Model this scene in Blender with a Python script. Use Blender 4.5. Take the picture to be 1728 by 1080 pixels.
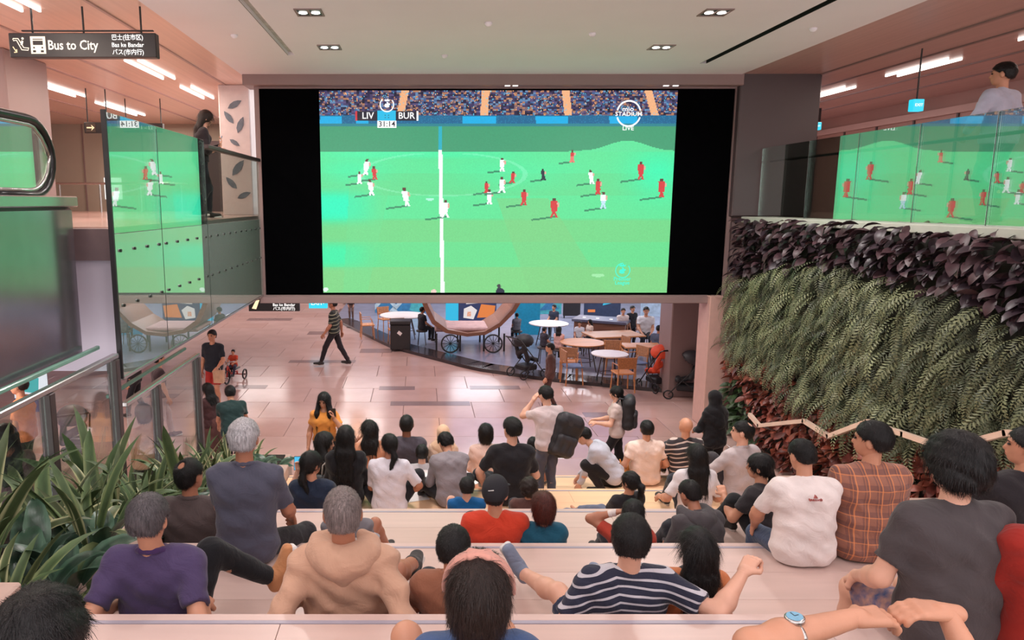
import bpy, bmesh, math, random
import numpy as np
from mathutils import Vector, Matrix

for o in list(bpy.data.objects): bpy.data.objects.remove(o, do_unlink=True)
SC = bpy.context.scene
COL = SC.collection
random.seed(7); RNG = np.random.default_rng(7)
# ---------------------------------------------------------------- camera
FPX, PX, PY = 1215.0, 708.0, 540.0
PITCH = math.atan(198/1215.0)
CAMZ = 4.4
cam_d = bpy.data.cameras.new('camera'); cam = bpy.data.objects.new('camera', cam_d); COL.objects.link(cam)
cam_d.sensor_fit = 'HORIZONTAL'; cam_d.sensor_width = 36; cam_d.lens = FPX/1728*36
cam_d.shift_x = (864-PX)/1728; cam_d.clip_start = .05; cam_d.clip_end = 200
cam.location = (0, 0, CAMZ); cam.rotation_euler = (math.pi/2-PITCH, 0, 0)
SC.camera = cam
# ---------------------------------------------------------------- world, exposure
W = bpy.data.worlds.new('world'); SC.world = W; W.use_nodes = True
W.node_tree.nodes['Background'].inputs[0].default_value = (1.0, .965, .965, 1)
W.node_tree.nodes['Background'].inputs[1].default_value = 1.7
vs = SC.view_settings
vs.view_transform = 'Standard'; vs.look = 'None'; vs.gamma = 1; vs.use_curve_mapping = False
vs.exposure = 0.22
# ---------------------------------------------------------------- measures taken from the photograph
CP, SP = math.cos(PITCH), math.sin(PITCH)
def ray(u, v):
    a = (u-PX)/FPX; b = (PY-v)/FPX
    return Vector((a, CP+b*SP, b*CP-SP))
def at(u, v, Y):
    d = ray(u, v); k = Y/d.y
    return Vector((d.x*k, Y, CAMZ+d.z*k))
def on(u, v, z=0.0):
    d = ray(u, v); k = (z-CAMZ)/d.z
    return Vector((d.x*k, d.y*k, z))
def proj(p):
    x, y, z = p[0], p[1], p[2]-CAMZ
    dep = y*CP-z*SP
    return PX+FPX*x/dep, PY-FPX*(z*CP+y*SP)/dep
SCRY = 14.0          # LED wall
XL, XR = -3.05, 6.40 # glass fronts of the upper floors
UPZ = 4.14           # upper floor level
CEIL = 6.72
NOSE = [1.28, 2.94, 4.60, 6.26, 7.92, 9.58]
TZ = [3.09, 2.60, 2.11, 1.62, 1.13, .64]
ZA, ZB, ZC, ZD, ZE = TZ[1:]
BX0, BX1 = -1.72, 4.95

# ---------------------------------------------------------------- materials
def srgb(r, g, b):
    f = lambda c: (c/255/12.92) if c/255 <= .04045 else ((c/255+.055)/1.055)**2.4
    return (f(r), f(g), f(b))
MATS = {}
def mat(name, col, rough=.6, metal=0.0, vary=.12, scale=8.0, bump=0.0, bscale=60, stretch=(1, 1, 1), spec=.5, emit=0.0, sheen=0.0, two=None):
    """plain procedural surface: colour broken up by noise, fine relief"""
    if name in MATS: return MATS[name]
    m = bpy.data.materials.new(name); m.use_nodes = True; MATS[name] = m
    nt = m.node_tree; N = nt.nodes; L = nt.links
    b = N['Principled BSDF']
    b.inputs['Roughness'].default_value = rough; b.inputs['Metallic'].default_value = metal
    b.inputs['Specular IOR Level'].default_value = spec
    if sheen: b.inputs['Sheen Weight'].default_value = sheen
    tc = N.new('ShaderNodeTexCoord'); mp = N.new('ShaderNodeMapping'); mp.inputs['Scale'].default_value = stretch
    L.new(tc.outputs['Object'], mp.inputs['Vector'])
    nz = N.new('ShaderNodeTexNoise'); nz.inputs['Scale'].default_value = scale; nz.inputs['Detail'].default_value = 4
    L.new(mp.outputs[0], nz.inputs['Vector'])
    rp = N.new('ShaderNodeValToRGB')
    c2 = two if two else tuple(max(0, c*(1-2*vary)) for c in col)
    c1 = col if two else tuple(min(1, c*(1+vary)) for c in col)
    rp.color_ramp.elements[0].position = .3; rp.color_ramp.elements[1].position = .7
    rp.color_ramp.elements[0].color = (*c2, 1); rp.color_ramp.elements[1].color = (*c1, 1)
    L.new(nz.outputs['Fac'], rp.inputs[0]); L.new(rp.outputs[0], b.inputs['Base Color'])
    if emit:
        b.inputs['Emission Strength'].default_value = emit; L.new(rp.outputs[0], b.inputs['Emission Color'])
    if bump:
        n2 = N.new('ShaderNodeTexNoise'); n2.inputs['Scale'].default_value = bscale; n2.inputs['Detail'].default_value = 3
        L.new(mp.outputs[0], n2.inputs['Vector'])
        bp = N.new('ShaderNodeBump'); bp.inputs['Strength'].default_value = bump; bp.inputs['Distance'].default_value = .01
        L.new(n2.outputs['Fac'], bp.inputs['Height']); L.new(bp.outputs[0], b.inputs['Normal'])
    return m
def emat(name, col, strength=1.0):
    if name in MATS: return MATS[name]
    m = bpy.data.materials.new(name); m.use_nodes = True; MATS[name] = m
    b = m.node_tree.nodes['Principled BSDF']
    b.inputs['Base Color'].default_value = (.02, .02, .02, 1); b.inputs['Roughness'].default_value = .4
    b.inputs['Emission Color'].default_value = (*col, 1); b.inputs['Emission Strength'].default_value = strength
    return m
def glass(name, tint=(.85, .93, .9), refl=.35, rough=.0, opaque=0.0, body=(.3, .35, .33)):
    """pane: see-through tinted glass with a mirror-like coat; opaque adds a frosted interlayer"""
    if name in MATS: return MATS[name]
    m = bpy.data.materials.new(name); m.use_nodes = True; MATS[name] = m
    nt = m.node_tree; N = nt.nodes; L = nt.links; N.clear()
    out = N.new('ShaderNodeOutputMaterial')
    tr = N.new('ShaderNodeBsdfTransparent'); tr.inputs[0].default_value = (*tint, 1)
    gl = N.new('ShaderNodeBsdfGlossy'); gl.inputs['Roughness'].default_value = rough; gl.inputs[0].default_value = (.95, 1, .97, 1)
    fr = N.new('ShaderNodeLayerWeight'); fr.inputs['Blend'].default_value = .35
    mr = N.new('ShaderNodeMapRange'); mr.inputs['To Min'].default_value = refl*.25; mr.inputs['To Max'].default_value = min(1, refl*1.6)
    L.new(fr.outputs['Facing'], mr.inputs[0])
    base = tr
    if opaque:
        df = N.new('ShaderNodeBsdfDiffuse'); df.inputs[0].default_value = (*body, 1)
        mx0 = N.new('ShaderNodeMixShader'); mx0.inputs[0].default_value = opaque
        L.new(tr.outputs[0], mx0.inputs[1]); L.new(df.outputs[0], mx0.inputs[2]); base = mx0
    mx = N.new('ShaderNodeMixShader')
    L.new(mr.outputs[0], mx.inputs[0]); L.new(base.outputs[0], mx.inputs[1]); L.new(gl.outputs[0], mx.inputs[2])
    L.new(mx.outputs[0], out.inputs[0])
    return m

# ---------------------------------------------------------------- object helpers
def link(o, parent=None):
    COL.objects.link(o)
    if parent is not None: o.parent = parent
    return o
def tag(o, label=None, cat=None, group=None, kind=None):
    if label: o['label'] = label
    if cat: o['category'] = cat
    if group: o['group'] = group
    if kind: o['kind'] = kind
    return o
def empty(name, loc=(0, 0, 0), rz=0.0):
    o = bpy.data.objects.new(name, None); o.location = loc; o.rotation_euler = (0, 0, rz); o.empty_display_size = .1
    return link(o)
class MB:
    """collects boxes, tubes, prisms into one mesh"""
    def __init__(s): s.v = []; s.f = []
    def add(s, vs_, fs):
        n = len(s.v); s.v += [tuple(p) for p in vs_]; s.f += [tuple(i+n for i in f) for f in fs]; return s
    def box(s, x0, x1, y0, y1, z0, z1, M=None):
        vv = [Vector((x, y, z)) for z in (z0, z1) for y in (y0, y1) for x in (x0, x1)]
        if M is not None: vv = [M @ p for p in vv]
        return s.add(vv, [(0, 2, 3, 1), (4, 5, 7, 6), (0, 1, 5, 4), (2, 6, 7, 3), (0, 4, 6, 2), (1, 3, 7, 5)])
    def bbox(s, x0, x1, y0, y1, z0, z1, c=.01):
        """box with chamfered edges"""
        bm = bmesh.new(); bmesh.ops.create_cube(bm, size=1)
        for p in bm.verts:
            p.co = Vector(((x0+x1)/2+p.co.x*(x1-x0), (y0+y1)/2+p.co.y*(y1-y0), (z0+z1)/2+p.co.z*(z1-z0)))
        bmesh.ops.bevel(bm, geom=bm.edges[:], offset=c, segments=1, affect='EDGES')
        bm.verts.index_update()
        s.add([p.co.copy() for p in bm.verts], [[q.index for q in f.verts] for f in bm.faces]); bm.free(); return s
    def tube(s, pts, r, n=8, cap=True, closed=False):
        pts = [Vector(p) for p in pts]; rs = r if isinstance(r, (list, tuple)) else [r]*len(pts)
        rings = []; prev = None; m = len(pts)
        for i, p in enumerate(pts):
            if closed: d = pts[(i+1) % m]-pts[i-1]
            else: d = pts[min(i+1, m-1)]-pts[max(i-1, 0)]
            d.normalize()
            if prev is None:
                u = d.cross(Vector((0, 0, 1)))
                if u.length < .1: u = d.cross(Vector((1, 0, 0)))
            else: u = prev-d*prev.dot(d)
            u.normalize(); prev = u; w = d.cross(u)
            rings.append([p+(u*math.cos(2*math.pi*k/n)+w*math.sin(2*math.pi*k/n))*rs[i] for k in range(n)])
        vv = [q for R_ in rings for q in R_]; ff = []
        for i in range(m if closed else m-1):
            j = (i+1) % m
            for k in range(n): ff.append((i*n+k, i*n+(k+1) % n, j*n+(k+1) % n, j*n+k))
        if cap and not closed:
            ff.append(tuple(range(n-1, -1, -1))); ff.append(tuple((m-1)*n+k for k in range(n)))
        return s.add(vv, ff)
    def lathe(s, prof, c=(0, 0, 0), n=20, axis='z'):
        vv = []; ff = []
        for (r, z) in prof:
            for k in range(n):
                a = 2*math.pi*k/n; q = (r*math.cos(a), r*math.sin(a), z)
                if axis == 'y': q = (q[0], q[2], q[1])
                if axis == 'x': q = (q[2], q[0], q[1])
                vv.append((q[0]+c[0], q[1]+c[1], q[2]+c[2]))
        for i in range(len(prof)-1):
            for k in range(n): ff.append((i*n+k, i*n+(k+1) % n, (i+1)*n+(k+1) % n, (i+1)*n+k))
        ff.append(tuple(range(n-1, -1, -1))); ff.append(tuple((len(prof)-1)*n+k for k in range(n)))
        return s.add(vv, ff)
    def prism(s, poly, h0, h1, axis='z'):
        n = len(poly); vv = []
        for h in (h0, h1):
            for (a, b) in poly:
                vv.append({'z': (a, b, h), 'y': (a, h, b), 'x': (h, a, b)}[axis])
        ff = [tuple(range(n-1, -1, -1)), tuple(range(n, 2*n))]+[(k, (k+1) % n, n+(k+1) % n, n+k) for k in range(n)]
        return s.add(vv, ff)
    def mesh(s, name):
        me = bpy.data.meshes.new(name); me.from_pydata([tuple(p) for p in s.v], [], s.f); me.validate(); me.update()
        bm = bmesh.new(); bm.from_mesh(me); bmesh.ops.recalc_face_normals(bm, faces=bm.faces[:]); bm.to_mesh(me); bm.free()
        return me
    def build(s, name, m, parent=None, smooth=False, loc=None):
        me = s.mesh(name); me.materials.append(m)
        if smooth:
            me.polygons.foreach_set('use_smooth', [True]*len(me.polygons)); 
        o = bpy.data.objects.new(name, me)
        if loc is not None: o.location = loc
        return link(o, parent)
def struct(o): o['kind'] = 'structure'; return o
def copyobj(o, parent=None, loc=None, rot=None, scale=None):
    c = o.copy(); COL.objects.link(c); c.parent = parent
    if loc is not None: c.location = loc
    if rot is not None: c.rotation_euler = rot
    if scale is not None: c.scale = scale
    return c
def copy_tree(o, parent=None):
    kids = list(o.children)
    c = o.copy(); COL.objects.link(c); c.parent = parent
    for k in kids: copy_tree(k, c)
    return c
def text(name, body, size, loc, rot, m, parent=None, align='CENTER', extrude=.001, squash=1.0):
    cu = bpy.data.curves.new(name, 'FONT'); cu.body = body; cu.size = size; cu.align_x = align; cu.align_y = 'CENTER'
    cu.extrude = extrude; cu.resolution_u = 2; cu.offset = size*.012
    t = bpy.data.objects.new(name, cu); COL.objects.link(t)
    bpy.context.view_layer.update()
    me = bpy.data.meshes.new_from_object(t.evaluated_get(bpy.context.evaluated_depsgraph_get()))
    bpy.data.objects.remove(t, do_unlink=True)
    me.materials.clear(); me.materials.append(m); me.name = name
    o = bpy.data.objects.new(name, me); link(o, parent); o.location = loc; o.rotation_euler = rot; o.scale = (squash, 1, 1)
    return o
def area(name, loc, sx, sy, power, col=(1, .82, .70), rot=(0, 0, 0), spread=180):
    l = bpy.data.lights.new(name, 'AREA'); l.shape = 'RECTANGLE'; l.size = sx; l.size_y = sy; l.energy = power; l.color = col
    l.spread = math.radians(spread)
    o = bpy.data.objects.new(name, l); o.location = loc; o.rotation_euler = rot
    return link(o)
# ================================================================= LIGHTS (ceiling fittings of the place)
DL_X = (-1.36, 3.65); DL_Y = (9.38, 11.4)
for x in DL_X:
    for y in (-2.8, -.8, 1.2, 3.2, 5.2, 7.3, 9.38, 11.4):
        area('downlight_lamp', (x, y, CEIL-.03), .24, .24, 16 if y < 8 else 74, (1, .94, .91), spread=150)
for y in (6.5, 11, 15.5, 20):
    area('strip_lamp', (-4.75, y, 6.66), .3, 3.2, 78, (1, .84, .72))
    area('strip_lamp', (-7.5, y, 6.66), .3, 3.2, 58, (1, .84, .72))
    area('strip_lamp', (8.9, y, 6.66), .3, 3.2, 40, (1, .80, .70))
for x in (-7.0, -2.5, 2.5, 7.0):
    for y in (17.0, 21.5, 26.0, 31):
        area('hall_lamp', (x, y, 3.93), 2.2, 1.2, 130 if x > 0 and y > 20 else 80, (.95, .96, 1) if x > 0 and y > 20 else (1, .90, .86))
for y in (9.5, 13.0):
    area('hall_lamp', (-6.5, y, 2.55), 1.0, .4, 42, (1, .84, .74))

# ================================================================= MATERIALS OF THE SETTING
M_floor = mat('polished_floor_tile', srgb(200, 166, 158), .17, vary=.05, scale=1.3, spec=.6)
M_floor2 = mat('polished_floor_tile_warm', srgb(194, 157, 148), .19, vary=.05, scale=1.7, spec=.6)
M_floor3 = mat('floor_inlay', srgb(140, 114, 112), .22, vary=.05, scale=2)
M_joint = mat('floor_joint', srgb(120, 92, 86), .8)
M_cafe = mat('cafe_floor', srgb(140, 144, 166), .22, vary=.06, scale=2)
M_kerb = mat('dark_stone_kerb', srgb(62, 54, 56), .15, vary=.1, scale=6)
M_wood = mat('pale_laminate', srgb(212, 184, 176), .34, vary=.035, scale=2.2, stretch=(.35, 5, 5), bump=.03, bscale=14)
M_wood2 = mat('pale_laminate_b', srgb(208, 179, 170), .34, vary=.035, scale=2.4, stretch=(.35, 5, 5), bump=.03, bscale=14)
M_woodw = mat('warm_laminate', srgb(244, 200, 162), .34, vary=.04, scale=2.4, stretch=(.35, 5, 5), bump=.03, bscale=14)
M_nose = mat('grey_nosing', srgb(166, 158, 172), .4, vary=.03)
M_ceil = mat('white_ceiling', srgb(240, 236, 242), .7, vary=.015, scale=.6)
M_ceilw = mat('warm_strip_ceiling', srgb(232, 196, 180), .28, vary=.04, scale=2, stretch=(9, .12, 1))
M_ceilr = mat('rose_strip_ceiling', srgb(190, 156, 150), .35, vary=.05, scale=2, stretch=(9, .12, 1))
M_taupe = mat('taupe_cladding', srgb(146, 122, 120), .45, vary=.03, scale=1.5)
M_taupe_d = mat('dark_taupe_cladding', srgb(84, 72, 74), .4, vary=.04, scale=1.2)
M_lav = mat('lavender_grey_wall', srgb(208, 197, 211), .5, vary=.03, scale=1.2)
M_slab = mat('slab_edge', srgb(122, 102, 104), .5, vary=.05)
M_esc = mat('escalator_steel_cladding', srgb(158, 150, 158), .16, metal=.85, vary=.03)
M_dark = mat('black_metal', srgb(40, 36, 38), .4, vary=.08)
M_post = mat('bronze_post', srgb(74, 62, 62), .35, metal=.3, vary=.06)
M_steel = mat('brushed_steel', srgb(190, 186, 184), .25, metal=.9, vary=.05, stretch=(1, 20, 1))
M_rubber = mat('handrail_rubber', srgb(26, 24, 26), .3, vary=.1)
M_pier = mat('rose_pier', srgb(206, 166, 156), .45, vary=.03)
M_farwall = mat('greygreen_wall', srgb(180, 168, 152), .5, vary=.04, scale=.8)
M_soil = mat('planting_soil', srgb(48, 38, 32), .95, vary=.3, scale=20, bump=.6)
M_curb = mat('planter_curb', srgb(196, 166, 154), .5, vary=.05)
G_left = glass('fascia_glass', (.78, .88, .84), .55, 0.0, .7, (.34, .42, .38))
G_lefttop = glass('balustrade_glass', (.86, .93, .9), .62)
G_leftfar = glass('balustrade_glass_far', (.86, .93, .9), .22)
G_clear = glass('rail_glass', (.9, .95, .93), .16)
G_right = glass('right_glass', (.80, .90, .86), .85)
E_strip = emat('strip_light', (1, .90, .84), 3.2)
E_spot = emat('downlight_glow', (1, .93, .86), 6.0)
E_white = emat('sign_white', (1, .95, .92), 1.2)
E_warm = emat('sign_warm', (1, .80, .62), 1.3)
E_cyan = emat('sign_cyan', srgb(40, 200, 225), 1.1)

# ================================================================= FLOOR
fl = struct(MB().box(-15, 13, 6.2, 46, -.4, -.012).build('floor', M_joint))
def kerb_y(x):   # cafe border: curve read off the photograph
    pts = [(-3.2, 26.6), (-2.77, 25.9), (-.87, 21.6), (1.45, 18.68), (3.41, 17.4), (5.5, 16.54), (6.45, 16.2), (13, 15.4)]
    if x < pts[0][0]: return 60
    for (a, b), (c, d) in zip(pts, pts[1:]):
        if a <= x <= c: return b+(d-b)*(x-a)/(c-a)
    return 15.4
tw, tl = 1.5, 1.2
t_me = {}
def tile_mesh(w, l, m):
    k = (round(w, 2), round(l, 2), m.name)
    if k not in t_me:
        me = MB().bbox(-w/2+.005, w/2-.005, -l/2+.005, l/2-.005, -.012, 0, .003).mesh('tile'); me.materials.append(m); t_me[k] = me
    return t_me[k]
nt_ = 0
for j in range(21):
    y = 9.6+tl*(j+.5)
    for i in range(16):
        x = -11.6+tw*i+(.75 if j % 2 else 0)
        if y-.6 > kerb_y(x)+.6: continue
        o = bpy.data.objects.new('tile', tile_mesh(tw, tl, M_floor if random.random() < .6 else M_floor2)); o.location = (x, y, 0); link(o, fl); nt_ += 1
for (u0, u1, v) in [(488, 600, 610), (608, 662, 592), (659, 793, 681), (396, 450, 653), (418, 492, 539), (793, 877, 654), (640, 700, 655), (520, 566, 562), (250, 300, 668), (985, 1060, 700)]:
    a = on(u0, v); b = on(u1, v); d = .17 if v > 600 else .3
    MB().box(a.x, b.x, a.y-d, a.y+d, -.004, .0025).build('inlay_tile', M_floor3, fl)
# cafe floor with its dark stone border
poly = []; xs = [-3.2+k*.4 for k in range(42)]
poly_o = [(x, kerb_y(x)) for x in xs]
cf = struct(MB().prism(poly_o+[(13.4, 45), (-3.2, 45)], -.01, .06).build('floor_cafe', M_cafe))
kb = MB()
for (a, b), (c, d) in zip(poly_o, poly_o[1:]):
    n = Vector((-(d-b), c-a)).normalized()
    kb.add([(a, b-.05, .0), (c, d-.05, 0), (c, d-.05, .09), (a, b-.05, .09), (a+n.x*.62, b+n.y*.62, .09), (c+n.x*.62, d+n.y*.62, .09), (a+n.x*.62, b+n.y*.62, 0), (c+n.x*.62, d+n.y*.62, 0)],
           [(0, 1, 2, 3), (3, 2, 5, 4), (4, 5, 7, 6)])
kb.build('kerb', M_kerb, cf)

# ================================================================= SEATING TIERS
tier_lab = ['pale laminate seating step above all others, at the top of the tiers', 'pale laminate seating step where elbows rest, second from the top',
            'pale laminate seating step the denim-shirt man sits on', 'pale laminate seating step the red-shirt capped man sits on',
            'warm laminate seating step strewn with papers and a pencil case', 'warm laminate lowest seating step beside the hall floor']
for k in range(6):
    y1 = NOSE[k]; y0 = NOSE[k-1] if k else -1.6; z = TZ[k]; zl = TZ[k+1] if k < 5 else 0
    x0, x1 = BX0-.02*k, BX1
    t = empty('seating_step', (0, y1, zl)); tag(t, tier_lab[k], 'step', 'broad stepped seats')
    off = Vector((0, y1, zl)); mA, mB = (M_wood, M_wood2) if k < 4 else (M_woodw, M_woodw)
    # planks run across the step
    rows = 5; d = (y1-.075-y0)/rows
    for r in range(rows):
        ya, yb = y0+r*d, y0+(r+1)*d
        cuts = [x0]+sorted(x0+(x1-x0)*f for f in ((.34, .68) if r % 2 else (.17, .52, .86)))+[x1]
        for a, b in zip(cuts, cuts[1:]):
            o = MB().bbox(a+.0012, b-.0012, ya+.0012, yb-.0012, z-.03, z, .0015).build('plank', mA if random.random() < .5 else mB, t); o.location = -off
    o = MB().box(x0, x1, y0+.01, y1-.06, zl+.002, z-.031).build('core', M_wood2, t); o.location = -off
    o = MB().box(x0, x1, y1-.058, y1-.005, zl+.002, z-.031).build('riser', mA, t); o.location = -off
    o = MB().bbox(x0, x1, y1-.073, y1-.050, z-.03, z+.002, .001).build('nosing_strip', M_nose, t); o.location = -off
    o = MB().bbox(x0, x1, y1-.049, y1+.004, z-.045, z, .004).build('edge', mA, t); o.location = -off
# right hand stair flight beside the living wall
for k in range(5):
    ya, yb = NOSE[k], NOSE[k+1]
    st = empty('stair_flight', (5.9, ya, TZ[k+1])); tag(st, ['topmost', 'second', 'third', 'fourth', 'lowest'][k]+' pair of grey stair steps beside the living wall', 'stairs')
    for q in range(2):
        zt = TZ[k]-(TZ[k]-TZ[k+1])*(q+1)/2
        o = MB().bbox(BX1+.02, 5.45, ya+(yb-ya)*q/2, ya+(yb-ya)*(q+1)/2, -.2 if q else -.2, zt, .01).build('step', M_curb, st); o.location = (-5.9, -ya, -TZ[k+1])

# ================================================================= PLANTER, LEFT
pl = empty('planter', (-2.4, 1.28, 0)); tag(pl, 'stepped stone planter bed running down beside the seats', 'planter')
for k in range(6):
    y1 = NOSE[k]; y0 = NOSE[k-1] if k else -1.6; z = TZ[k]
    o = MB().bbox(-1.94-.02*k, BX0-.02*k-.005, y0+.005, y1-.005, 0, z+.16, .01).build('curb', M_curb, pl); o.location = (2.4, -1.28, 0)
    o = MB().box(-3.0, -1.945-.02*k, y0, y1, 0, z+.10).build('soil', M_soil, pl); o.location = (2.4, -1.28, 0)
o = MB().bbox(-3.0, -1.95, 9.59, 10.5, 0, .62, .01).build('curb', M_curb, pl); o.location = (2.4, -1.28, 0)
o = MB().box(-2.92, -2.03, 9.65, 10.42, .5, .64).build('soil', M_soil, pl); o.location = (2.4, -1.28, 0)

# ---- glass balustrades along the planter
def balustrade(label, y0, y1, zr, zb, posts, x=-3.07):
    t = empty('glass_balustrade', (x, y0, zb)); tag(t, label, 'railing', 'railings along the planter')
    for (py, zb2) in posts:
        o = MB().bbox(x-.05, x+.05, py-.045, py+.045, zb2, zr-.03, .006).build('post', M_post, t); o.location = (-x, -y0, -zb)
    ps = [p[0] for p in posts]
    seg = sorted(set([y0]+ps+[y1]))
    for a, b in zip(seg, seg[1:]):
        if b-a > .2:
            o = MB().bbox(x-.008, x+.008, a+.05, b-.05, zb+.1, zr-.04, .002).build('pane', G_clear, t); o.location = (-x, -y0, -zb)
    o = MB().bbox(x-.035, x+.035, y0, y1, zr-.03, zr+.02, .008).build('handrail', M_steel, t); o.location = (-x, -y0, -zb)
    o = MB().bbox(x-.19, x-.15, y0, y1, zr+.06, zr+.10, .008).build('outer_rail', mat('green_glass_edge', srgb(120, 160, 146), .15, vary=.05), t); o.location = (-x, -y0, -zb)
balustrade('tall glass balustrade with bronze posts and steel rail, by the escalator', 3.2, 7.12, 2.88, 1.75, [(3.3, 1.75), (5.75, 1.5), (7.05, 1.0)])
balustrade('lower glass balustrade with bronze posts beside the far plants', 7.25, 9.75, 2.33, .75, [(8.15, .9), (9.68, .6)])

# ================================================================= UPPER FLOOR, LEFT
ul = struct(MB().box(-15, XL-.06, 7.3, 22.4, 3.82, UPZ).build('floor_upper_left', M_slab))
MB().box(-15, XL-.06, 7.36, 22.4, 2.66, 3.82).build('soffit_box', M_lav, ul)
t_ = MB().box(-15, XL-.07, 7.45, 22.4, UPZ, UPZ+.012).build('floor_finish', M_floor2, ul)
# tall glass front: three panes, fascia below and balustrade above in one sheet
gf = empty('mirror_glass_screen', (XL, 7.2, 2.64)); tag(gf, 'tall sheet glass front of the upper walkway mirroring the match', 'glass panel')
seams = [7.2, 8.55, 10.4, 13.9]
for a, b in zip(seams, seams[1:]):
    top = UPZ+1.13 if b < 11 else UPZ+1.02
    o = MB().bbox(XL-.012, XL+.012, a+.006, b-.006, 2.64, UPZ-.05, .002).build('fascia_pane', G_left, gf); o.location = (-XL, -7.2, -2.64)
    o = MB().bbox(XL-.012, XL+.012, a+.006, b-.006, UPZ-.045, top, .002).build('pane', G_lefttop if b < 11 else G_leftfar, gf); o.location = (-XL, -7.2, -2.64)
    for row in (3.92, 3.36):
        n = max(3, int((b-a)/.33))
        for q in range(n):
            y = a+.12+(b-a-.24)*q/(n-1)
            o = MB().lathe([(.016, XL+.01), (.016, XL+.03)], n=8, axis='x').build('bolt', M_dark, gf); o.location = (-XL, y-7.2, row-2.64)
for y in seams[1:-1]:
    o = MB().box(XL-.008, XL+.014, y-.005, y+.005, 2.64, UPZ+1.1).build('seam', M_dark, gf); o.location = (-XL, -7.2, -2.64)
o = MB().bbox(XL-.03, XL+.02, 7.17, 7.2, 2.62, UPZ+1.15, .004).build('edge_strip', M_dark, gf); o.location = (-XL, -7.2, -2.64)
o = MB().bbox(XL-.02, XL+.02, 7.2, 13.9, 2.60, 2.64, .006).build('bottom_channel', M_steel, gf); o.location = (-XL, -7.2, -2.64)
rr = MB().bbox(XL-.05, XL+.05, 10.5, 13.9, UPZ+1.02, UPZ+1.08, .01).build('handrail', M_post, gf); rr.location = (-XL, -7.2, -2.64)
# ceiling over the left walkway
cl = struct(MB().box(-16, -3.28, -3, 23, 6.74, 6.95).build('ceiling_left', M_ceilw))
def strip(x, y0, y1, par, z, w=.13):
    for dx in (-.11, .11):
        MB().bbox(x+dx-w/2+.02, x+dx+w/2-.02, y0, y1, z-.03, z+.01, .004).build('strip_light', E_strip, par)
for (x, y0, y1) in [(-4.75, 7.6, 9.3), (-4.75, 12.4, 14.2), (-4.75, 15.2, 16.8), (-7.5, 13.6, 16.5), (-7.5, 17.5, 20)]:
    strip(x, y0, y1, cl, 6.73, .07)
for x in (-3.9, -5.6, -6.5, -8.4, -9.5): MB().box(x-.02, x+.02, -3, 23, 6.72, 6.742).build('ceiling_joint', M_ceilr, cl)
# far end of the walkway
fw = struct(MB().box(-16, -3.3, 22.4, 22.7, UPZ, 6.74).build('wall_far_left', M_farwall))
for x in (-14, -12, -10.2, -8.4, -6.6, -4.8): MB().box(x-.02, x+.02, 22.37, 22.4, UPZ, 6.74).build('panel_joint', M_taupe, fw)
MB().box(-9.6, -9.1, 22.3, 22.39, 4.5, 5.15).build('lit_poster', E_white, fw)
MB().bbox(-6.2, -4.5, 20.6, 22.3, UPZ, 6.1, .02).build('dark_kiosk_wall', M_taupe_d, fw)
lw = struct(MB().box(-16, -15.8, -3, 22.7, 0, 6.9).build('wall_left', M_taupe))
rail = empty('corridor_rail', (-9, 19, UPZ)); tag(rail, 'low steel barrier rail on the far upper walkway', 'railing')
MB().tube([(-3.6, 0, .75), (3.0, 0, .75)], .03).build('top_bar', M_steel, rail)
for q in range(7): MB().tube([(-3.5+q*1.05, 0, 0), (-3.5+q*1.05, 0, .75)], .025).build('upright', M_steel, rail)
# column on the walkway
c1 = struct(MB().bbox(-9.5, -6.35, 11.5, 12.8, UPZ, 6.74, .02).build('wall_column_left', M_taupe))
# leaf ornament column by the screen
lc = struct(MB().bbox(-4.05, -3.42, 15.0, 15.5, UPZ, 6.74, .02).build('wall_column_ornament', mat('pale_column', srgb(222, 206, 204), .5, vary=.03)))
M_leafp = mat('grey_leaf_print', srgb(112, 120, 132), .6)
for (x, z, a, s) in [(-3.72, 6.35, .5, .16), (-3.85, 6.1, 2.2, .15), (-3.62, 5.95, 1.2, .17), (-3.75, 5.6, -.6, .12), (-3.7, 5.1, .9, .2), (-3.85, 4.8, 2.3, .16), (-3.6, 4.55, .4, .15)]:
    pts = [(-1, 0), (-.5, .32), (.1, .38), (.6, .24), (1, 0), (.6, -.2), (.1, -.36), (-.5, -.3)]
    P_ = [(x+s*(p*math.cos(a)-q*math.sin(a)), z+s*(p*math.sin(a)+q*math.cos(a))) for p, q in pts]
    MB().prism(P_, 14.985, 14.999, 'y').build('leaf_ornament', M_leafp, lc)
# space under the walkway
ub = struct(MB().box(-13.2, -13.0, 7, 36, 0, 3.9).build('wall_lower_left', M_lav))
MB().bbox(-8.3, -7.75, 11.3, 11.8, 0, 2.66, .02).build('orange_pillar', mat('orange_panel', srgb(236, 120, 40), .4, vary=.05), ub)
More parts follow.
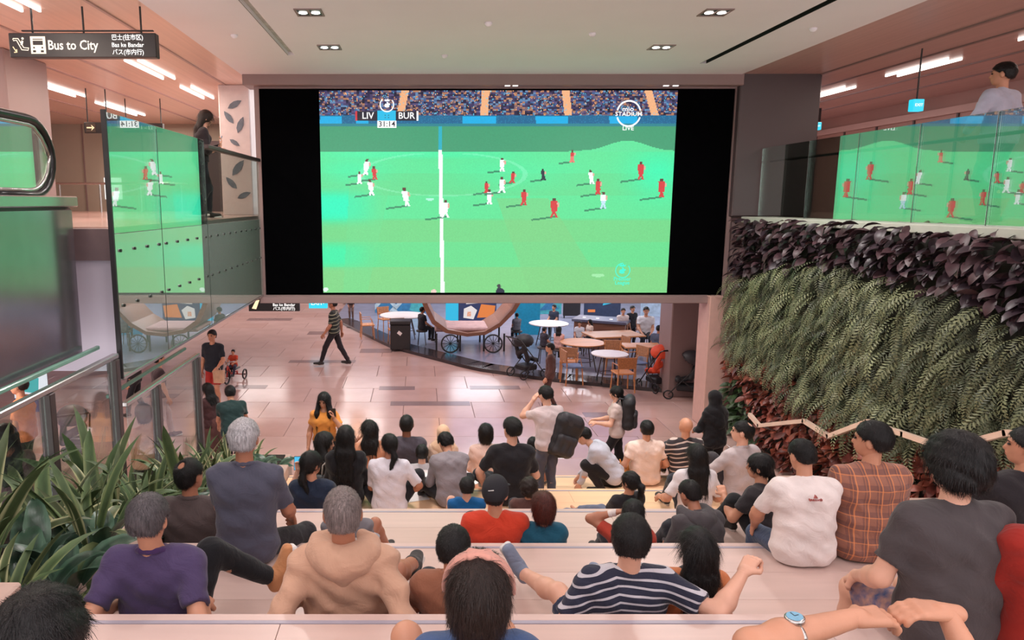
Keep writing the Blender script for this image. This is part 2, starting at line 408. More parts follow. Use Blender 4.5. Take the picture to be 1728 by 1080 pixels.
# ================================================================= ESCALATOR
es = empty('escalator', (-4.0, 7.0, 2.9)); tag(es, 'escalator end with black rubber handrail loop and steel cladding', 'escalator')
EO = (4.0, -7.0, -2.9)
o = MB().bbox(-4.75, -3.33, 1.2, 7.0, 2.9, 4.36, .03).build('truss_cladding', M_esc, es); o.location = EO
o = MB().bbox(-4.78, -3.30, 1.2, 7.05, 4.36, 4.46, .01).build('deck_strip', M_steel, es); o.location = EO
for x in (-3.4, -4.6):
    path = [(x, 1.2, 5.42), (x, 3.5, 5.25), (x, 5.6, 5.12)]
    cy, cz, r_ = 6.42, 4.79, .33
    for q in range(13):
        a = math.pi/2-math.pi*q/12; path.append((x, cy+r_*math.cos(a)*1.15, cz+r_*math.sin(a)))
    path += [(x, 5.9, 4.46)]
    o = MB().tube(path, .042, 8).build('handrail', M_rubber, es, True); o.location = EO
    o = MB().tube([(p[0], p[1]-.05*(i > 4), p[2]-.05 if i < 9 else p[2]+.045) for i, p in enumerate(path)], .022, 6).build('rail_guide', M_steel, es, True); o.location = EO
    poly2 = [(1.2, 4.44), (1.2, 5.36), (3.5, 5.19), (5.6, 5.06)]+[(cy+.27*math.cos(math.pi/2-math.pi*q/10)*1.15, cz+.27*math.sin(math.pi/2-math.pi*q/10)) for q in range(11)]
    o = MB().prism(poly2, x-.006, x+.006, 'x').build('balustrade_glass', G_lefttop, es); o.location = EO
for q in range(6):
    o = MB().lathe([(.035, 0), (.04, .012), (.035, .02)], n=12, axis='x').build('skirt_light', E_white, es); o.location = (4.0-4.56, 5.0+.02*q-7, 4.55+.09*q-2.9)
o = MB().bbox(-4.5, -3.5, 6.2, 7.3, 4.30, 4.40, .01).build('comb_plate', M_steel, es); o.location = EO

# ================================================================= MIDDLE CEILING
cm = struct(MB().box(-3.27, -2.09, -4, 12.0, CEIL, CEIL+.25).box(-1.99, 4.73, -4, 12.7, CEIL, CEIL+.25).box(4.85, 5.9, -4, 12.7, CEIL, CEIL+.25).box(-3.27, -1.99, 12.0, 13.95, CEIL, CEIL+.25).box(-1.99, 5.9, 12.7, 13.95, CEIL, CEIL+.25).build('ceiling', M_ceil))
MB().box(-2.09, -1.99, -4, 12.0, CEIL+.05, CEIL+.08).build('slot_lining', mat('slot_grey', srgb(196, 192, 188), .5), cm)
MB().box(4.731, 4.849, -4, 12.699, CEIL+.18, CEIL+.22).box(4.731, 4.74, -4, 12.699, CEIL+.001, CEIL+.2).box(4.84, 4.849, -4, 12.699, CEIL+.001, CEIL+.2).build('slot_lining', mat('slot_black', srgb(18, 16, 17), .8), cm)
MB().box(-2.10, -2.095, -4, 12.0, CEIL-.004, CEIL+.01).build('slot_edge', M_dark, cm)
for x in DL_X:
    for y in (7.3, 9.38, 11.4):
        d = empty('downlight', (x, y, CEIL)); tag(d, 'square recessed ceiling downlight, '+('near the pale slot' if x < 0 else 'near the black slot')+(' close to the screen' if y > 11 else (' further from the screen' if y > 9 else ' out over the seats')), 'ceiling light')
        fr = MB()
        for (a, b, c, e) in [(-.17, .17, -.17, -.145), (-.17, .17, .145, .17), (-.17, -.145, -.145, .145), (.145, .17, -.145, .145), (-.012, .012, -.145, .145)]: fr.box(a, b, c, e, -.012, .002)
        fr.build('frame', M_taupe, d)
        MB().box(-.145, .145, -.145, .145, -.004, -.001).build('baffle', M_dark, d)
        for dx in (-.078, .078):
            MB().lathe([(.055, -.012), (.05, -.006), (.045, -.004)], (dx, 0, 0), 14).build('lamp', E_spot, d)
for (x, y) in [(.4, 12.0), (.9, 9.9), (2.4, 10.5), (-2.6, 10.6), (5.3, 10.2), (-.2, 8.6)]:
    sp_ = tag(MB().lathe([(.05, 0), (.05, -.02), (.03, -.045), (.0, -.05)], n=14).build('sprinkler', M_ceil, None, True), 'small white sprinkler rose on the pale ceiling', 'sprinkler', 'ceiling sprinklers'); sp_.location = (x, y, CEIL)
# bulkhead above the screen and the beam under it
bh = struct(MB().bbox(-3.25, 5.95, 13.72, 14.3, 6.53, CEIL+.02, .01).build('trim_1', M_taupe))
for u in (855, 868, 1120, 1136):
    p = at(u, 147, 13.9); MB().bbox(p.x-.05, p.x+.05, 13.74, 13.8, 6.515, 6.53, .004).build('slot_lamp', E_white, bh)
bm_ = struct(MB().bbox(-3.1, 5.95, 13.86, 14.3, 2.47, 2.60, .008).build('trim_2', M_taupe))
wr = struct(MB().bbox(5.92, 7.42, 13.8, 15.4, UPZ, 6.9, .02).build('wall_right_column', M_taupe_d))
pr = struct(MB().bbox(5.60, 6.1, 13.75, 14.3, 0, 2.62, .015).build('wall_pier', M_pier))
c2 = struct(MB().bbox(5.68, 6.35, 16.0, 16.8, 0, 4.0, .02).build('wall_column_lower', M_taupe))
MB().bbox(6.35, 6.6, 15.9, 16.9, 0, 4.0, .02).build('dark_fin', M_dark, c2)
rt = struct(MB().box(5.99, 13, 14.0, 14.3, 0, 4.13).build('wall_right_return', M_taupe))
# back of the LED wall, lower hall ceiling
bk = struct(MB().box(-15, 13, 14.5, 46, 4.0, 4.13).build('ceiling_lower', M_ceil))
MB().box(-15, XL-.1, 7.5, 14.5, 2.64, 2.66).build('soffit', M_ceilw, bk)
fb = struct(MB().box(-15, 13, 40, 40.2, 0, 4.1).build('wall_far', M_ceilw))
# ================================================================= RIGHT SIDE
ur = struct(MB().box(XR+.15, 13, 3, 23, 3.8, UPZ).build('floor_upper_right', M_floor2))
lg = MB().bbox(6.08, XR+.18, 3, 13.75, 4.03, 4.14, .01).build('ledge', mat('pale_ledge', srgb(196, 196, 186), .4, vary=.03), ur)
gw = struct(MB().box(XR+.02, XR+.3, 2.5, 13.75, -.2, 3.92).build('wall_right', mat('wall_behind_plants', srgb(40, 40, 34), .9)))
rg = empty('glass_parapet', (XR, 4, UPZ)); tag(rg, 'long frameless glass parapet on the right mirroring the match', 'glass panel')
ys = [13.75, 12.1, 10.75, 9.45, 8.2, 6.95, 5.7, 4.4]
for a, b in zip(ys, ys[1:]):
    o = MB().bbox(XR-.012, XR+.012, b+.008, a-.008, UPZ-.01, UPZ+1.26, .002).build('pane', G_right, rg); o.location = (-XR, -4, -UPZ)
    o = MB().box(XR-.006, XR+.006, b-.008, b+.008, UPZ, UPZ+1.25).build('seam', M_dark, rg); o.location = (-XR, -4, -UPZ)
o = MB().bbox(XR+.12, XR+.17, 4.4, 13.7, UPZ+1.0, UPZ+1.04, .008).build('inner_rail', M_post, rg); o.location = (-XR, -4, -UPZ)
cr = struct(MB().box(5.95, 16, -3, 23, 6.74, 6.95).build('ceiling_right', M_ceilr))
for (x, y0, y1) in [(8.75, 9.4, 10.9), (8.75, 12.3, 13.9), (8.75, 15.2, 16.6), (8.75, 17.5, 19)]: strip(x, y0, y1, cr, 6.73, .07)
for x in (7.4, 8.2, 9.4, 10.3): MB().box(x-.025, x+.025, -3, 23, 6.72, 6.742).build('ceiling_joint', M_taupe, cr)
wp = struct(MB().box(11.6, 11.8, 3, 23, UPZ, 6.74).build('wall_right_upper', mat('rose_panel_wall', srgb(168, 128, 120), .4, vary=.05, scale=.7)))
for y in (9, 10.4, 11.8, 13.2, 14.6, 16, 17.4, 18.8, 20.2, 21.6): MB().box(11.57, 11.6, y-.03, y+.03, UPZ, 6.3).build('panel_joint', M_taupe_d, wp)
MB().box(11.5, 11.6, 3, 23, 6.3, 6.45).build('cornice', M_ceilr, wp)
we = struct(MB().box(6, 13, 22.5, 22.7, UPZ, 6.74).build('wall_far_right', M_ceilr))
for x in (7.2, 8.4, 9.6, 10.8): MB().box(x-.03, x+.03, 22.46, 22.5, UPZ, 6.2).build('panel_joint', M_taupe_d, we)
MB().box(6, 13, 22.3, 22.5, UPZ, 5.2).build('dark_shopfront', M_taupe_d, we)
# stair handrail
hr = empty('stair_handrail', (5.95, 6.8, 1.2)); tag(hr, 'pale stair handrail with kinks at each landing against the plants', 'handrail')
hp = [(5.68, 5.3, 2.62), (5.68, 6.7, 2.2), (5.68, 7.45, 1.78), (5.68, 8.12, 1.72), (5.68, 8.8, 1.66), (5.68, 9.6, 1.2), (5.68, 10.25, 1.22), (5.68, 11.6, .72), (5.68, 11.95, .80)]
hb = MB()
for a, b in zip(hp, hp[1:]):
    d = Vector(b)-Vector(a); L_ = d.length; M_ = Matrix.Translation(Vector(a)) @ d.to_track_quat('Y', 'Z').to_matrix().to_4x4()
    hb.box(-.03, .03, -.02, L_+.02, -.03, .03, M_)
o = hb.build('rail', mat('pale_handrail', srgb(232, 200, 182), .4, vary=.03), hr); o.location = (-5.95, -6.8, -1.2)
for q in (1, 3, 4, 6, 7):
    o = MB().tube([hp[q], (hp[q][0]+.3, hp[q][1], hp[q][2]-.1)], .015).build('bracket', M_steel, hr); o.location = (-5.95, -6.8, -1.2)
# ================================================================= LED WALL
sc = empty('led_screen', (1.46, SCRY, 2.6)); tag(sc, 'giant LED wall showing a football match between black side bars', 'screen')
SO = Vector((-1.46, -SCRY, -2.6))
o = MB().box(-3.0, 5.9, SCRY-.02, SCRY+.3, 2.62, 6.5).build('black_panel', mat('led_black', (.002, .002, .0025), .95, vary=.1, spec=.0), sc); o.location = SO
fr = MB()
for (a, b, c, d) in [(-3.09, -3.0, 2.55, 6.55), (5.9, 5.97, 2.55, 6.55), (-3.0, 5.9, 6.5, 6.55), (-3.0, 5.9, 2.58, 2.62)]: fr.box(a, b, SCRY-.06, SCRY+.3, c, d)
o = fr.build('frame', M_taupe, sc); o.location = SO
PX0, PX1, PZ0, PZ1 = -1.88, 4.83, 2.665, 6.47
GW, GH = 402, 228
def paint():
    rs = np.random.default_rng(3)
    s = (np.arange(GW)+.5)/GW; t = (np.arange(GH)+.5)/GH
    S, T = np.meshgrid(s, t)
    U = (538+9*T)*(1-S)+(1142-16*T)*S; V = 152+341.5*T
    img = np.zeros((GH, GW, 3))
    def put(mask, c, a=1.0):
        img[mask] = img[mask]*(1-a)+np.array(c)*a
    img[:] = (98, 210, 138)
    band = ((V-250)//38).astype(int)
    put(band % 2 == 0, (92, 218, 146))
    put((V > 368), (110, 206, 132)); put((V > 405) & (V < 448), (100, 212, 138)); put(V > 448, (122, 204, 130))
    put((V < 250), (66, 152, 112)); put((V > 208) & (V < 228), (60, 158, 116))
    put((V < 252-19*np.exp(-((U-1058)/50)**2)*1.0) & (V > 208), (66, 152, 112))
    put((V < 252) & (V > 252-18*np.exp(-((U-1058)/46)**2)), (92, 218, 150))
    def blob(u, v, a, b, c, k, p=2):
        m = np.exp(-(np.abs((U-u)/a)**p+np.abs((V-v)/b)**p)); m = np.where(V > 252, m, 0)*k
        img[:] = img*(1-m[..., None])+np.array(c)*m[..., None]
    blob(560, 345, 70, 26, (30, 236, 186), .9, 4); blob(565, 428, 60, 20, (50, 232, 168), .8, 4); blob(590, 285, 60, 26, (60, 234, 170), .6)
    blob(1110, 290, 50, 40, (50, 240, 180), .75); blob(700, 255, 160, 8, (70, 235, 170), .6, 4); blob(860, 290, 120, 30, (76, 232, 165), .5)
    wedge = (V > 330) & (U > 838+(V-330)*.35) & (U < 925+(V-330)*.62); put(wedge, (122, 200, 128), .6)
    wedge = (V > 300) & (U > 590-(V-300)*.05) & (U < 660-(V-300)*.2); put(wedge, (106, 212, 140), .4)
    # circle of the pitch
    for (cu, cv, a, b) in [(748, 290, 138, 36)]:
        r = np.sqrt(((U-cu)/a)**2+((V-cv)/b)**2); put((np.abs(r-1) < .03) & (V > 255), (175, 245, 215), .28)
    # halfway line
    hw = np.abs(U-(742+(V-208)*.021)) < 3.2
    put(hw & (V > 208), (235, 246, 240)); put(hw & (V > 208) & (V < 250), (40, 170, 190))
    # crowd
    cr_ = V < 194
    pal = np.array([(38, 34, 66), (58, 52, 92), (28, 26, 50), (88, 78, 120), (120, 96, 104), (60, 92, 140), (170, 118, 90), (96, 130, 170), (44, 38, 70), (70, 60, 98)])
    n = pal[rs.integers(0, len(pal), (GH//2+1, GW//3+1))]; n = np.repeat(np.repeat(n, 2, 0), 3, 1)[:GH, :GW]
    img[cr_] = n[cr_]
    for c0 in (683, 818, 953, 1092):
        put(cr_ & (np.abs(U-(c0+(V-152)*(c0-850)*.0012)) < 6.5), (232, 172, 128))
    put(cr_ & (rs.random((GH, GW)) < .035), (240, 170, 110)); put(cr_ & (rs.random((GH, GW)) < .03), (90, 190, 220))
    put((V >= 193) & (V < 208), (28, 98, 140))
    put((V >= 193) & (V < 208) & (rs.random((GH, GW)) < .2), (38, 120, 160))
    for (a, b) in [(540, 576), (600, 622), (780, 836), (903, 958), (1027, 1074)]: put((V >= 194) & (V < 207) & (U > a) & (U < b), (24, 168, 222))
    put((V >= 206) & (V < 210), (44, 128, 140))
    # players: u, feet v, height, shirt, shorts, lean
    Wt, Rd, Dk = (240, 246, 248), (206, 58, 62), (36, 44, 60)
    def player(u, v, h, sh, st, lean=0.0, stride=3.0):
        # cast shadow on the grass
        m = (np.abs((V-v)+(U-u)*.14+1) < 1.5) & (U < u+2) & (U > u-h*1.15); put(m, (44, 110, 84), .75)
        f = (v-V)/h                       # 0 feet .. 1 head
        c = u+lean*f*h
        put((f > 0) & (f < .36) & (np.abs(U-(c+stride*(1-f/.36)*.9)) < 1.8), st); put((f > 0) & (f < .36) & (np.abs(U-(c-stride*(1-f/.36))) < 1.8), st)
        put((f >= .30) & (f < .52) & (np.abs(U-c) < h*.15), st); put((f >= .5) & (f < .84) & (np.abs(U-c) < h*.17), sh)
        put((f >= .55) & (f < .78) & (np.abs(U-(c+h*.2)) < 1.5), (214, 168, 148))
        put((f >= .84) & (f < 1.0) & (np.abs(U-c) < h*.085), (92, 60, 52) if sh is not Dk else (30, 30, 36))
    for a in [(617, 291, 26, Wt, Wt, .1), (633, 299, 22, Rd, Rd, -.1), (607, 306, 20, Wt, Wt, 0), (628, 325, 26, Wt, Wt, -.15), (688, 344, 31, Wt, Wt, -.2), (752, 363, 30, Wt, Wt, 0, 5),
              (847, 285, 22, Wt, Wt, 0), (864, 305, 20, Rd, Rd, .1, 4), (821, 322, 20, Rd, Rd, 0), (826, 340, 24, Wt, Wt, 0), (847, 321, 26, Wt, Wt, 0, 5), (884, 342, 26, Rd, Rd, 0, 4),
              (917, 300, 19, Dk, Dk, -.1, 3), (935, 363, 33, Rd, Rd, 0, 5), (965, 270, 20, Rd, (225, 120, 110), 0), (999, 306, 23, Wt, Wt, -.15), (1009, 324, 26, Rd, Rd, 0), (1018, 348, 28, Wt, (190, 220, 240), 0, 4),
              (1081, 299, 30, Rd, Rd, 0, 4), (1116, 329, 32, Rd, Rd, 0)]: player(*a)
    put(((U-726)/7)**2+((V-332)/2.4)**2 < 1, (200, 245, 240), .7)
    put(((U-845)/7)**2+((V-491)/6)**2 < 1, (30, 40, 60)); put(((U-843)/3)**2+((V-482)/4)**2 < 1, (60, 60, 70))
    put(((U-1010)/11)**2+((V-463)/3)**2 < 1, (170, 235, 180), .7); put(((U-551)/4)**2+((V-488)/4)**2 < 1, (220, 245, 230))
    put(((U-733)/5)**2+((V-491)/3)**2 < 1, (230, 200, 190))
    # lit and noisy like the photographed LED panel
    img[:] = np.clip(img*(1+rs.normal(0, .010, (GH, GW, 1))), 0, 255)
    return img/255
im = paint()
lin = np.where(im <= .04045, im/12.92, ((im+.055)/1.055)**2.4)
gx = np.linspace(PX0, PX1, GW+1); gz = np.linspace(PZ1, PZ0, GH+1)
XX, ZZ = np.meshgrid(gx, gz)
vv = np.stack([XX.ravel(), np.full(XX.size, SCRY-.028), ZZ.ravel()], 1)
idx = np.arange((GW+1)*(GH+1)).reshape(GH+1, GW+1)
q = np.stack([idx[1:, :-1], idx[1:, 1:], idx[:-1, 1:], idx[:-1, :-1]], -1).reshape(-1, 4)
me = bpy.data.meshes.new('match_picture'); me.vertices.add(len(vv)); me.vertices.foreach_set('co', vv.ravel())
me.loops.add(q.size); me.loops.foreach_set('vertex_index', q.ravel().astype(np.int32)); me.polygons.add(len(q)); me.polygons.foreach_set('loop_start', np.arange(0, q.size, 4, dtype=np.int32))
me.update(); me.validate()
ca = me.color_attributes.new('led', 'FLOAT_COLOR', 'CORNER')
cc = np.ones((len(q), 4, 4), np.float32); cc[:, :, :3] = lin.reshape(-1, 1, 3)
ca.data.foreach_set('color', cc.ravel())
ml = bpy.data.materials.new('led_picture'); ml.use_nodes = True
b = ml.node_tree.nodes['Principled BSDF']; b.inputs['Base Color'].default_value = (.01, .01, .01, 1); b.inputs['Roughness'].default_value = .6
vc = ml.node_tree.nodes.new('ShaderNodeVertexColor'); vc.layer_name = 'led'
ml.node_tree.links.new(vc.outputs[0], b.inputs['Emission Color']); b.inputs['Emission Strength'].default_value = .98
me.materials.append(ml)
pic = bpy.data.objects.new('match_picture', me); link(pic, sc); pic.location = SO; tag(pic, 'bright green football pitch with small players')
# graphics on the picture
RX = (math.pi/2, 0, 0); YF = SCRY-.034
def flat(name, u0, u1, v0, v1, m, y=YF, par=sc):
    a = at(u0, v1, SCRY); b_ = at(u1, v0, SCRY)
    o = MB().box(a.x, b_.x, y, y+.003, a.z, b_.z).build(name, m, par); o.location = SO; return o
def stext(s, u, v, px, m, y=YF-.004, sq=1.0, par=sc, name='lettering'):
    p = at(u, v, SCRY); o = text(name, s, px*SCRY/FPX*1.38, (p.x+SO.x, y+SO.y, p.z+SO.z), RX, m, par, squash=sq); return o
E_navy = emat('graphic_navy', srgb(20, 18, 38), 1.0); E_cy2 = emat('graphic_cyan', srgb(20, 178, 220), 1.0); E_wt = emat('graphic_white', (1, 1, 1), 1.0); E_rd = emat('graphic_red', srgb(200, 50, 60), 1.0)
E_mint = emat('graphic_mint', srgb(60, 235, 205), 1.0)
flat('score_strip', 603, 637, 188, 204, E_navy); flat('score_strip', 668, 703, 188, 204, E_navy); flat('score_box', 637, 668, 187, 204, E_cy2); flat('clock_box', 637, 669, 204, 216, E_wt)
flat('team_bar', 600, 603, 188, 204, E_rd); flat('team_bar', 703, 706, 188, 204, E_wt)
stext('LIV', 621, 196, 10.5, E_wt); stext('BUR', 686, 196, 10.5, E_wt); stext('31:14', 653, 210, 9, E_navy); stext(': :', 653, 196, 8, E_navy)
def ring(u, v, r, w, a0, a1, m, name='ring', y=YF-.004):
    p = at(u, v, SCRY); k = SCRY/FPX; b_ = MB(); n = 28
    for q_ in range(n):
        t0, t1 = [math.radians(a0+(a1-a0)*(q_+e)/n) for e in (0, 1)]
        P4 = [(p.x+k*rr_*math.cos(t_), p.z+k*rr_*math.sin(t_)) for (rr_, t_) in ((r-w, t0), (r+w, t0), (r+w, t1), (r-w, t1))]
        b_.add([(x, y, z) for x, z in P4], [(0, 1, 2, 3)])
    o = b_.build(name, m, sc); o.location = SO; return o
ring(1060, 191, 19, 1.3, 12, 168, E_wt); ring(1060, 193, 19, 1.3, 195, 345, E_wt)
stext('mio', 1059, 184.5, 7.5, E_wt, sq=1.2); stext('STADIUM', 1060, 193, 6.6, E_wt, sq=1.15); stext('LIVE', 1059, 217, 6.8, E_wt, sq=1.1)
def crest(u, v, s, m):
    """crowned beast head in profile, as the blurred emblem shows"""
    k = SCRY/FPX*s; p = at(u, v, SCRY); b_ = MB()
    for poly_ in ([(-.5, -.5), (-.1, -.62), (.35, -.5), (.2, -.25), (.5, -.1), (.42, .12), (.2, .1), (.1, .34), (-.2, .42), (-.05, .1), (-.4, .05), (-.55, -.2)],
                  [(-.45, .5), (.35, .5), (.5, .85), (.25, .68), (.05, .98), (-.1, .68), (-.35, .95), (-.35, .68), (-.6, .8)]):
        n = len(poly_); b_.add([(p.x+k*x, YF-.003, p.z+k*z) for x, z in poly_], [tuple(range(n))])
    o = b_.build('emblem', m, sc); o.location = SO
crest(654, 176, 9, E_wt); ring(653, 177, 11, .9, 130, 400, E_wt)
crest(1050, 455, 11, E_mint); ring(1050, 456, 12, .8, 90, 400, E_mint); stext('Premier', 1049, 470.5, 6.5, E_mint); stext('League', 1049, 477, 6.5, E_mint)

# ================================================================= HANGING SIGNS
def sign(label, loc, w, h, rods, cat='sign', top=6.74, m=M_dark, rods_to=None):
    t = empty('hanging_sign', loc); tag(t, label, cat)
    MB().bbox(-w/2, w/2, -.06, .06, -h/2, h/2, .008).build('case', m, t)
    for x in rods: MB().tube([(x, 0, h/2), (x, 0, (rods_to or top)-loc[2])], .012, 6).build('rod', M_dark, t)
    return t
p = at(143, 78, 9.2)
sg = sign('black hanging sign reading Bus to City with bus pictogram', tuple(p), 1.78, .285, (-.62, 0, .7))
MB().bbox(-.75, .85, -.02, .02, .17, .185, .004).build('bar', M_dark, sg)
E_or = emat('sign_orange', (1, .72, .40), 1.3)
fy = -.066
text('lettering', 'Bus to City', .155, (-.42, fy, -.005), RX, emat('sign_cream', (1, .86, .72), 1.25), sg, 'LEFT', squash=.86)
for s, z in (('巴士(往市区)', .085), ('Bas ke Bandar', 0.0), ('バス(市内行)', -.085)): text('small_lettering', s, .072, (.55, fy, z), RX, E_white, sg, squash=.95)
# bus pictogram
pg = MB().box(-.625, -.445, fy, fy+.004, -.1, .1); pg.build('pictogram_panel', E_warm, sg)
bp_ = MB().box(-.595, -.475, fy-.003, fy, .0, .05).box(-.595, -.475, fy-.003, fy, .062, .072).box(-.6, -.565, fy-.003, fy, -.085, -.06).box(-.505, -.47, fy-.003, fy, -.085, -.06).lathe([(.011, fy-.003), (.011, fy)], (-.585, 0, -.03), 10, 'y').lathe([(.011, fy-.003), (.011, fy)], (-.485, 0, -.03), 10, 'y')
bp_.build('bus_pictogram', M_dark, sg)
MB().tube([(-.83, fy, .05), (-.79, fy, .055), (-.735, fy, -.055), (-.66, fy, -.06), (-.65, fy, -.035), (-.71, fy, -.03), (-.77, fy, .075), (-.83, fy, .075), (-.835, fy, .06)], .006, 5).build('escalator_pictogram', E_warm, sg)
MB().tube([(-.72, fy, .05), (-.735, fy, -.0)], .011, 6).lathe([(.014, fy-.004), (.014, fy)], (-.715, 0, .075), 10, 'y').build('figure_pictogram', E_warm, sg)
MB().tube([(-.84, fy, -.02), (-.80, fy, -.08)], .006, 5).tube([(-.83, fy, -.085), (-.798, fy, -.083), (-.798, fy, -.05)], .006, 5).build('arrow', E_or, sg)
p = at(165, 216, 15.5); s2 = sign('small black hanging sign with a glowing right arrow', tuple(p), .52, .22, (-.2, .2))
MB().box(-.22, -.02, -.066, -.06, -.09, .09).build('arrow_panel', emat('arrow_panel', srgb(60, 34, 20), 1), s2)
MB().box(-.2, -.09, -.07, -.066, -.012, .012).prism([(-.11, .06), (-.04, 0), (-.11, -.06), (-.08, 0)], -.07, -.066, 'y').build('arrow', E_or, s2)
p = at(243, 216, 17); s3 = sign('narrow black hanging sign behind the glass front', tuple(p), .9, .2, (-.4, .4)); text('lettering', '↑  1 - 12', .12, (0, -.066, 0), RX, E_white, s3)
# under the LED wall
p = at(463, 514, 20); s4 = sign('black hanging sign with three white lines under the LED wall', tuple(p), 1.42, .36, (-.5, .5), rods_to=4.0)
for s, z in (('巴士(往市区)', .11), ('Bas ke Bandar', 0), ('バス(市内行)', -.11)): text('small_lettering', s, .11, (.28, -.066, z), RX, E_white, s4)
MB().prism([(-.62, -.1), (-.5, .12), (-.4, .14), (-.5, -.12)], -.068, -.062, 'y').build('arrow', E_or, s4)
p = at(537, 511, 24); s5 = sign('cyan EXIT sign under the LED wall', tuple(p), .62, .36, (-.2, .2), m=E_cyan, rods_to=4.0); text('lettering', 'EXIT▸', .2, (0, -.066, 0), RX, E_wt, s5)
p = at(1369, 195, 18); s6 = sign('black hanging sign beside the taupe column', tuple(p), .42, .34, (-.1, .1)); 
for z in (.1, 0, -.1): text('small_lettering', 'Exit 出口', .08, (-.02, -.066, z), RX, E_white, s6)
p = at(1378, 213, 16); s7 = sign('small cyan exit box far along the upper right walkway', tuple(p), .15, .16, (0,), m=E_cyan); text('lettering', 'EXIT', .05, (0, -.066, 0), RX, E_wt, s7)
p = at(1546, 178, 11.6); s8 = sign('cyan exit box hanging near the strip lights', tuple(p), .17, .18, (0,), m=E_cyan); text('lettering', 'EXIT', .06, (0, -.066, 0), RX, E_wt, s8)
# ================================================================= PEOPLE: signed distance bodies turned into meshes
def v3(*a): return np.array(a if len(a) == 3 else a[0], float)
def nrm(a): return a/max(1e-9, np.linalg.norm(a))
def RC(a, b, r1, r2, clip=None): return ('rc', v3(a), v3(b), r1, r2, clip)
def EL(c, r, R=None, clip=None): return ('el', v3(c), v3(r), np.eye(3) if R is None else R, None, clip)
def pbox(p):
    if p[0] == 'rc':
        m = max(p[3], p[4]); return np.minimum(p[1], p[2])-m, np.maximum(p[1], p[2])+m
    m = p[2].max(); return p[1]-m, p[1]+m
def pdist(p, X, Y, Z):
    if p[0] == 'rc':
        a, b, r1, r2 = p[1:5]; ba = b-a; L = max(1e-9, ba@ba)
        dx, dy, dz = X-a[0], Y-a[1], Z-a[2]
        h = np.clip((dx*ba[0]+dy*ba[1]+dz*ba[2])/L, 0, 1)
        d = np.sqrt((dx-ba[0]*h)**2+(dy-ba[1]*h)**2+(dz-ba[2]*h)**2)-(r1+(r2-r1)*h)
    else:
        c, r, R = p[1:4]; dx, dy, dz = X-c[0], Y-c[1], Z-c[2]
        q = [R[0, i]*dx+R[1, i]*dy+R[2, i]*dz for i in range(3)]
        k0 = np.sqrt(sum((q[i]/r[i])**2 for i in range(3))); k1 = np.sqrt(sum((q[i]/r[i]**2)**2 for i in range(3)))
        d = k0*(k0-1)/np.maximum(k1, 1e-6)
    if p[5] is not None:
        c0, n = p[5]; d = np.maximum(d, (X-c0[0])*n[0]+(Y-c0[1])*n[1]+(Z-c0[2])*n[2])
    return d
def sdf_mesh(prims, vox, k=.03, clips=(), cuts=(), fold=0.0, seed=0, fdir=None, fs=1.0):
    lo = np.min([pbox(p)[0] for p in prims], 0)-3*vox; hi = np.max([pbox(p)[1] for p in prims], 0)+3*vox
    n = np.ceil((hi-lo)/vox).astype(int)+1
    ax = [lo[i]+vox*np.arange(n[i]) for i in range(3)]
    D = np.full(n, .12, np.float32); mg = k+3*vox
    for p in prims:
        a, b = pbox(p)
        i0 = np.maximum(0, np.floor((a-mg-lo)/vox).astype(int)); i1 = np.minimum(n, np.ceil((b+mg-lo)/vox).astype(int)+1)
        sl = tuple(slice(i0[i], i1[i]) for i in range(3))
        d = pdist(p, ax[0][sl[0]][:, None, None], ax[1][sl[1]][None, :, None], ax[2][sl[2]][None, None, :]).astype(np.float32)
        s = D[sl]; h = np.maximum(k-np.abs(s-d), 0)/k
        D[sl] = np.minimum(s, d)-h*h*k*.25
    X, Y, Z = ax[0][:, None, None], ax[1][None, :, None], ax[2][None, None, :]
    if fold:
        r = np.random.default_rng(seed); ph = r.uniform(0, 6.28, 8); f = np.zeros_like(D)
        cr = lambda t: 1.6*np.abs(np.sin(t*.5))-1.0      # creased ridges
        f += cr(fs*(40*Z+16*X+2.8*np.sin(13*X+ph[0])+2*np.sin(11*Y+ph[1]))+ph[2])*np.sin(7*X+5*Z+ph[3])
        f += .9*cr(fs*(34*X-22*Z+2.4*np.sin(10*Z+ph[4]))+ph[5])*np.sin(8*Z+3*X+ph[6])
        f += .4*np.sin(fs*(60*Z+38*X+15*Y)+ph[7])
        D = D+fold*f.astype(np.float32)
    for c0, nn in clips: D = np.maximum(D, ((X-c0[0])*nn[0]+(Y-c0[1])*nn[1]+(Z-c0[2])*nn[2]).astype(np.float32))
    for p in cuts: D = np.maximum(D, -pdist(p, X, Y, Z).astype(np.float32))
    return nets(D, lo, vox)
CORN = [(i, j, k) for i in (0, 1) for j in (0, 1) for k in (0, 1)]
EDG = [(a, b) for a in range(8) for b in range(a+1, 8) if sum(abs(CORN[a][t]-CORN[b][t]) for t in range(3)) == 1]
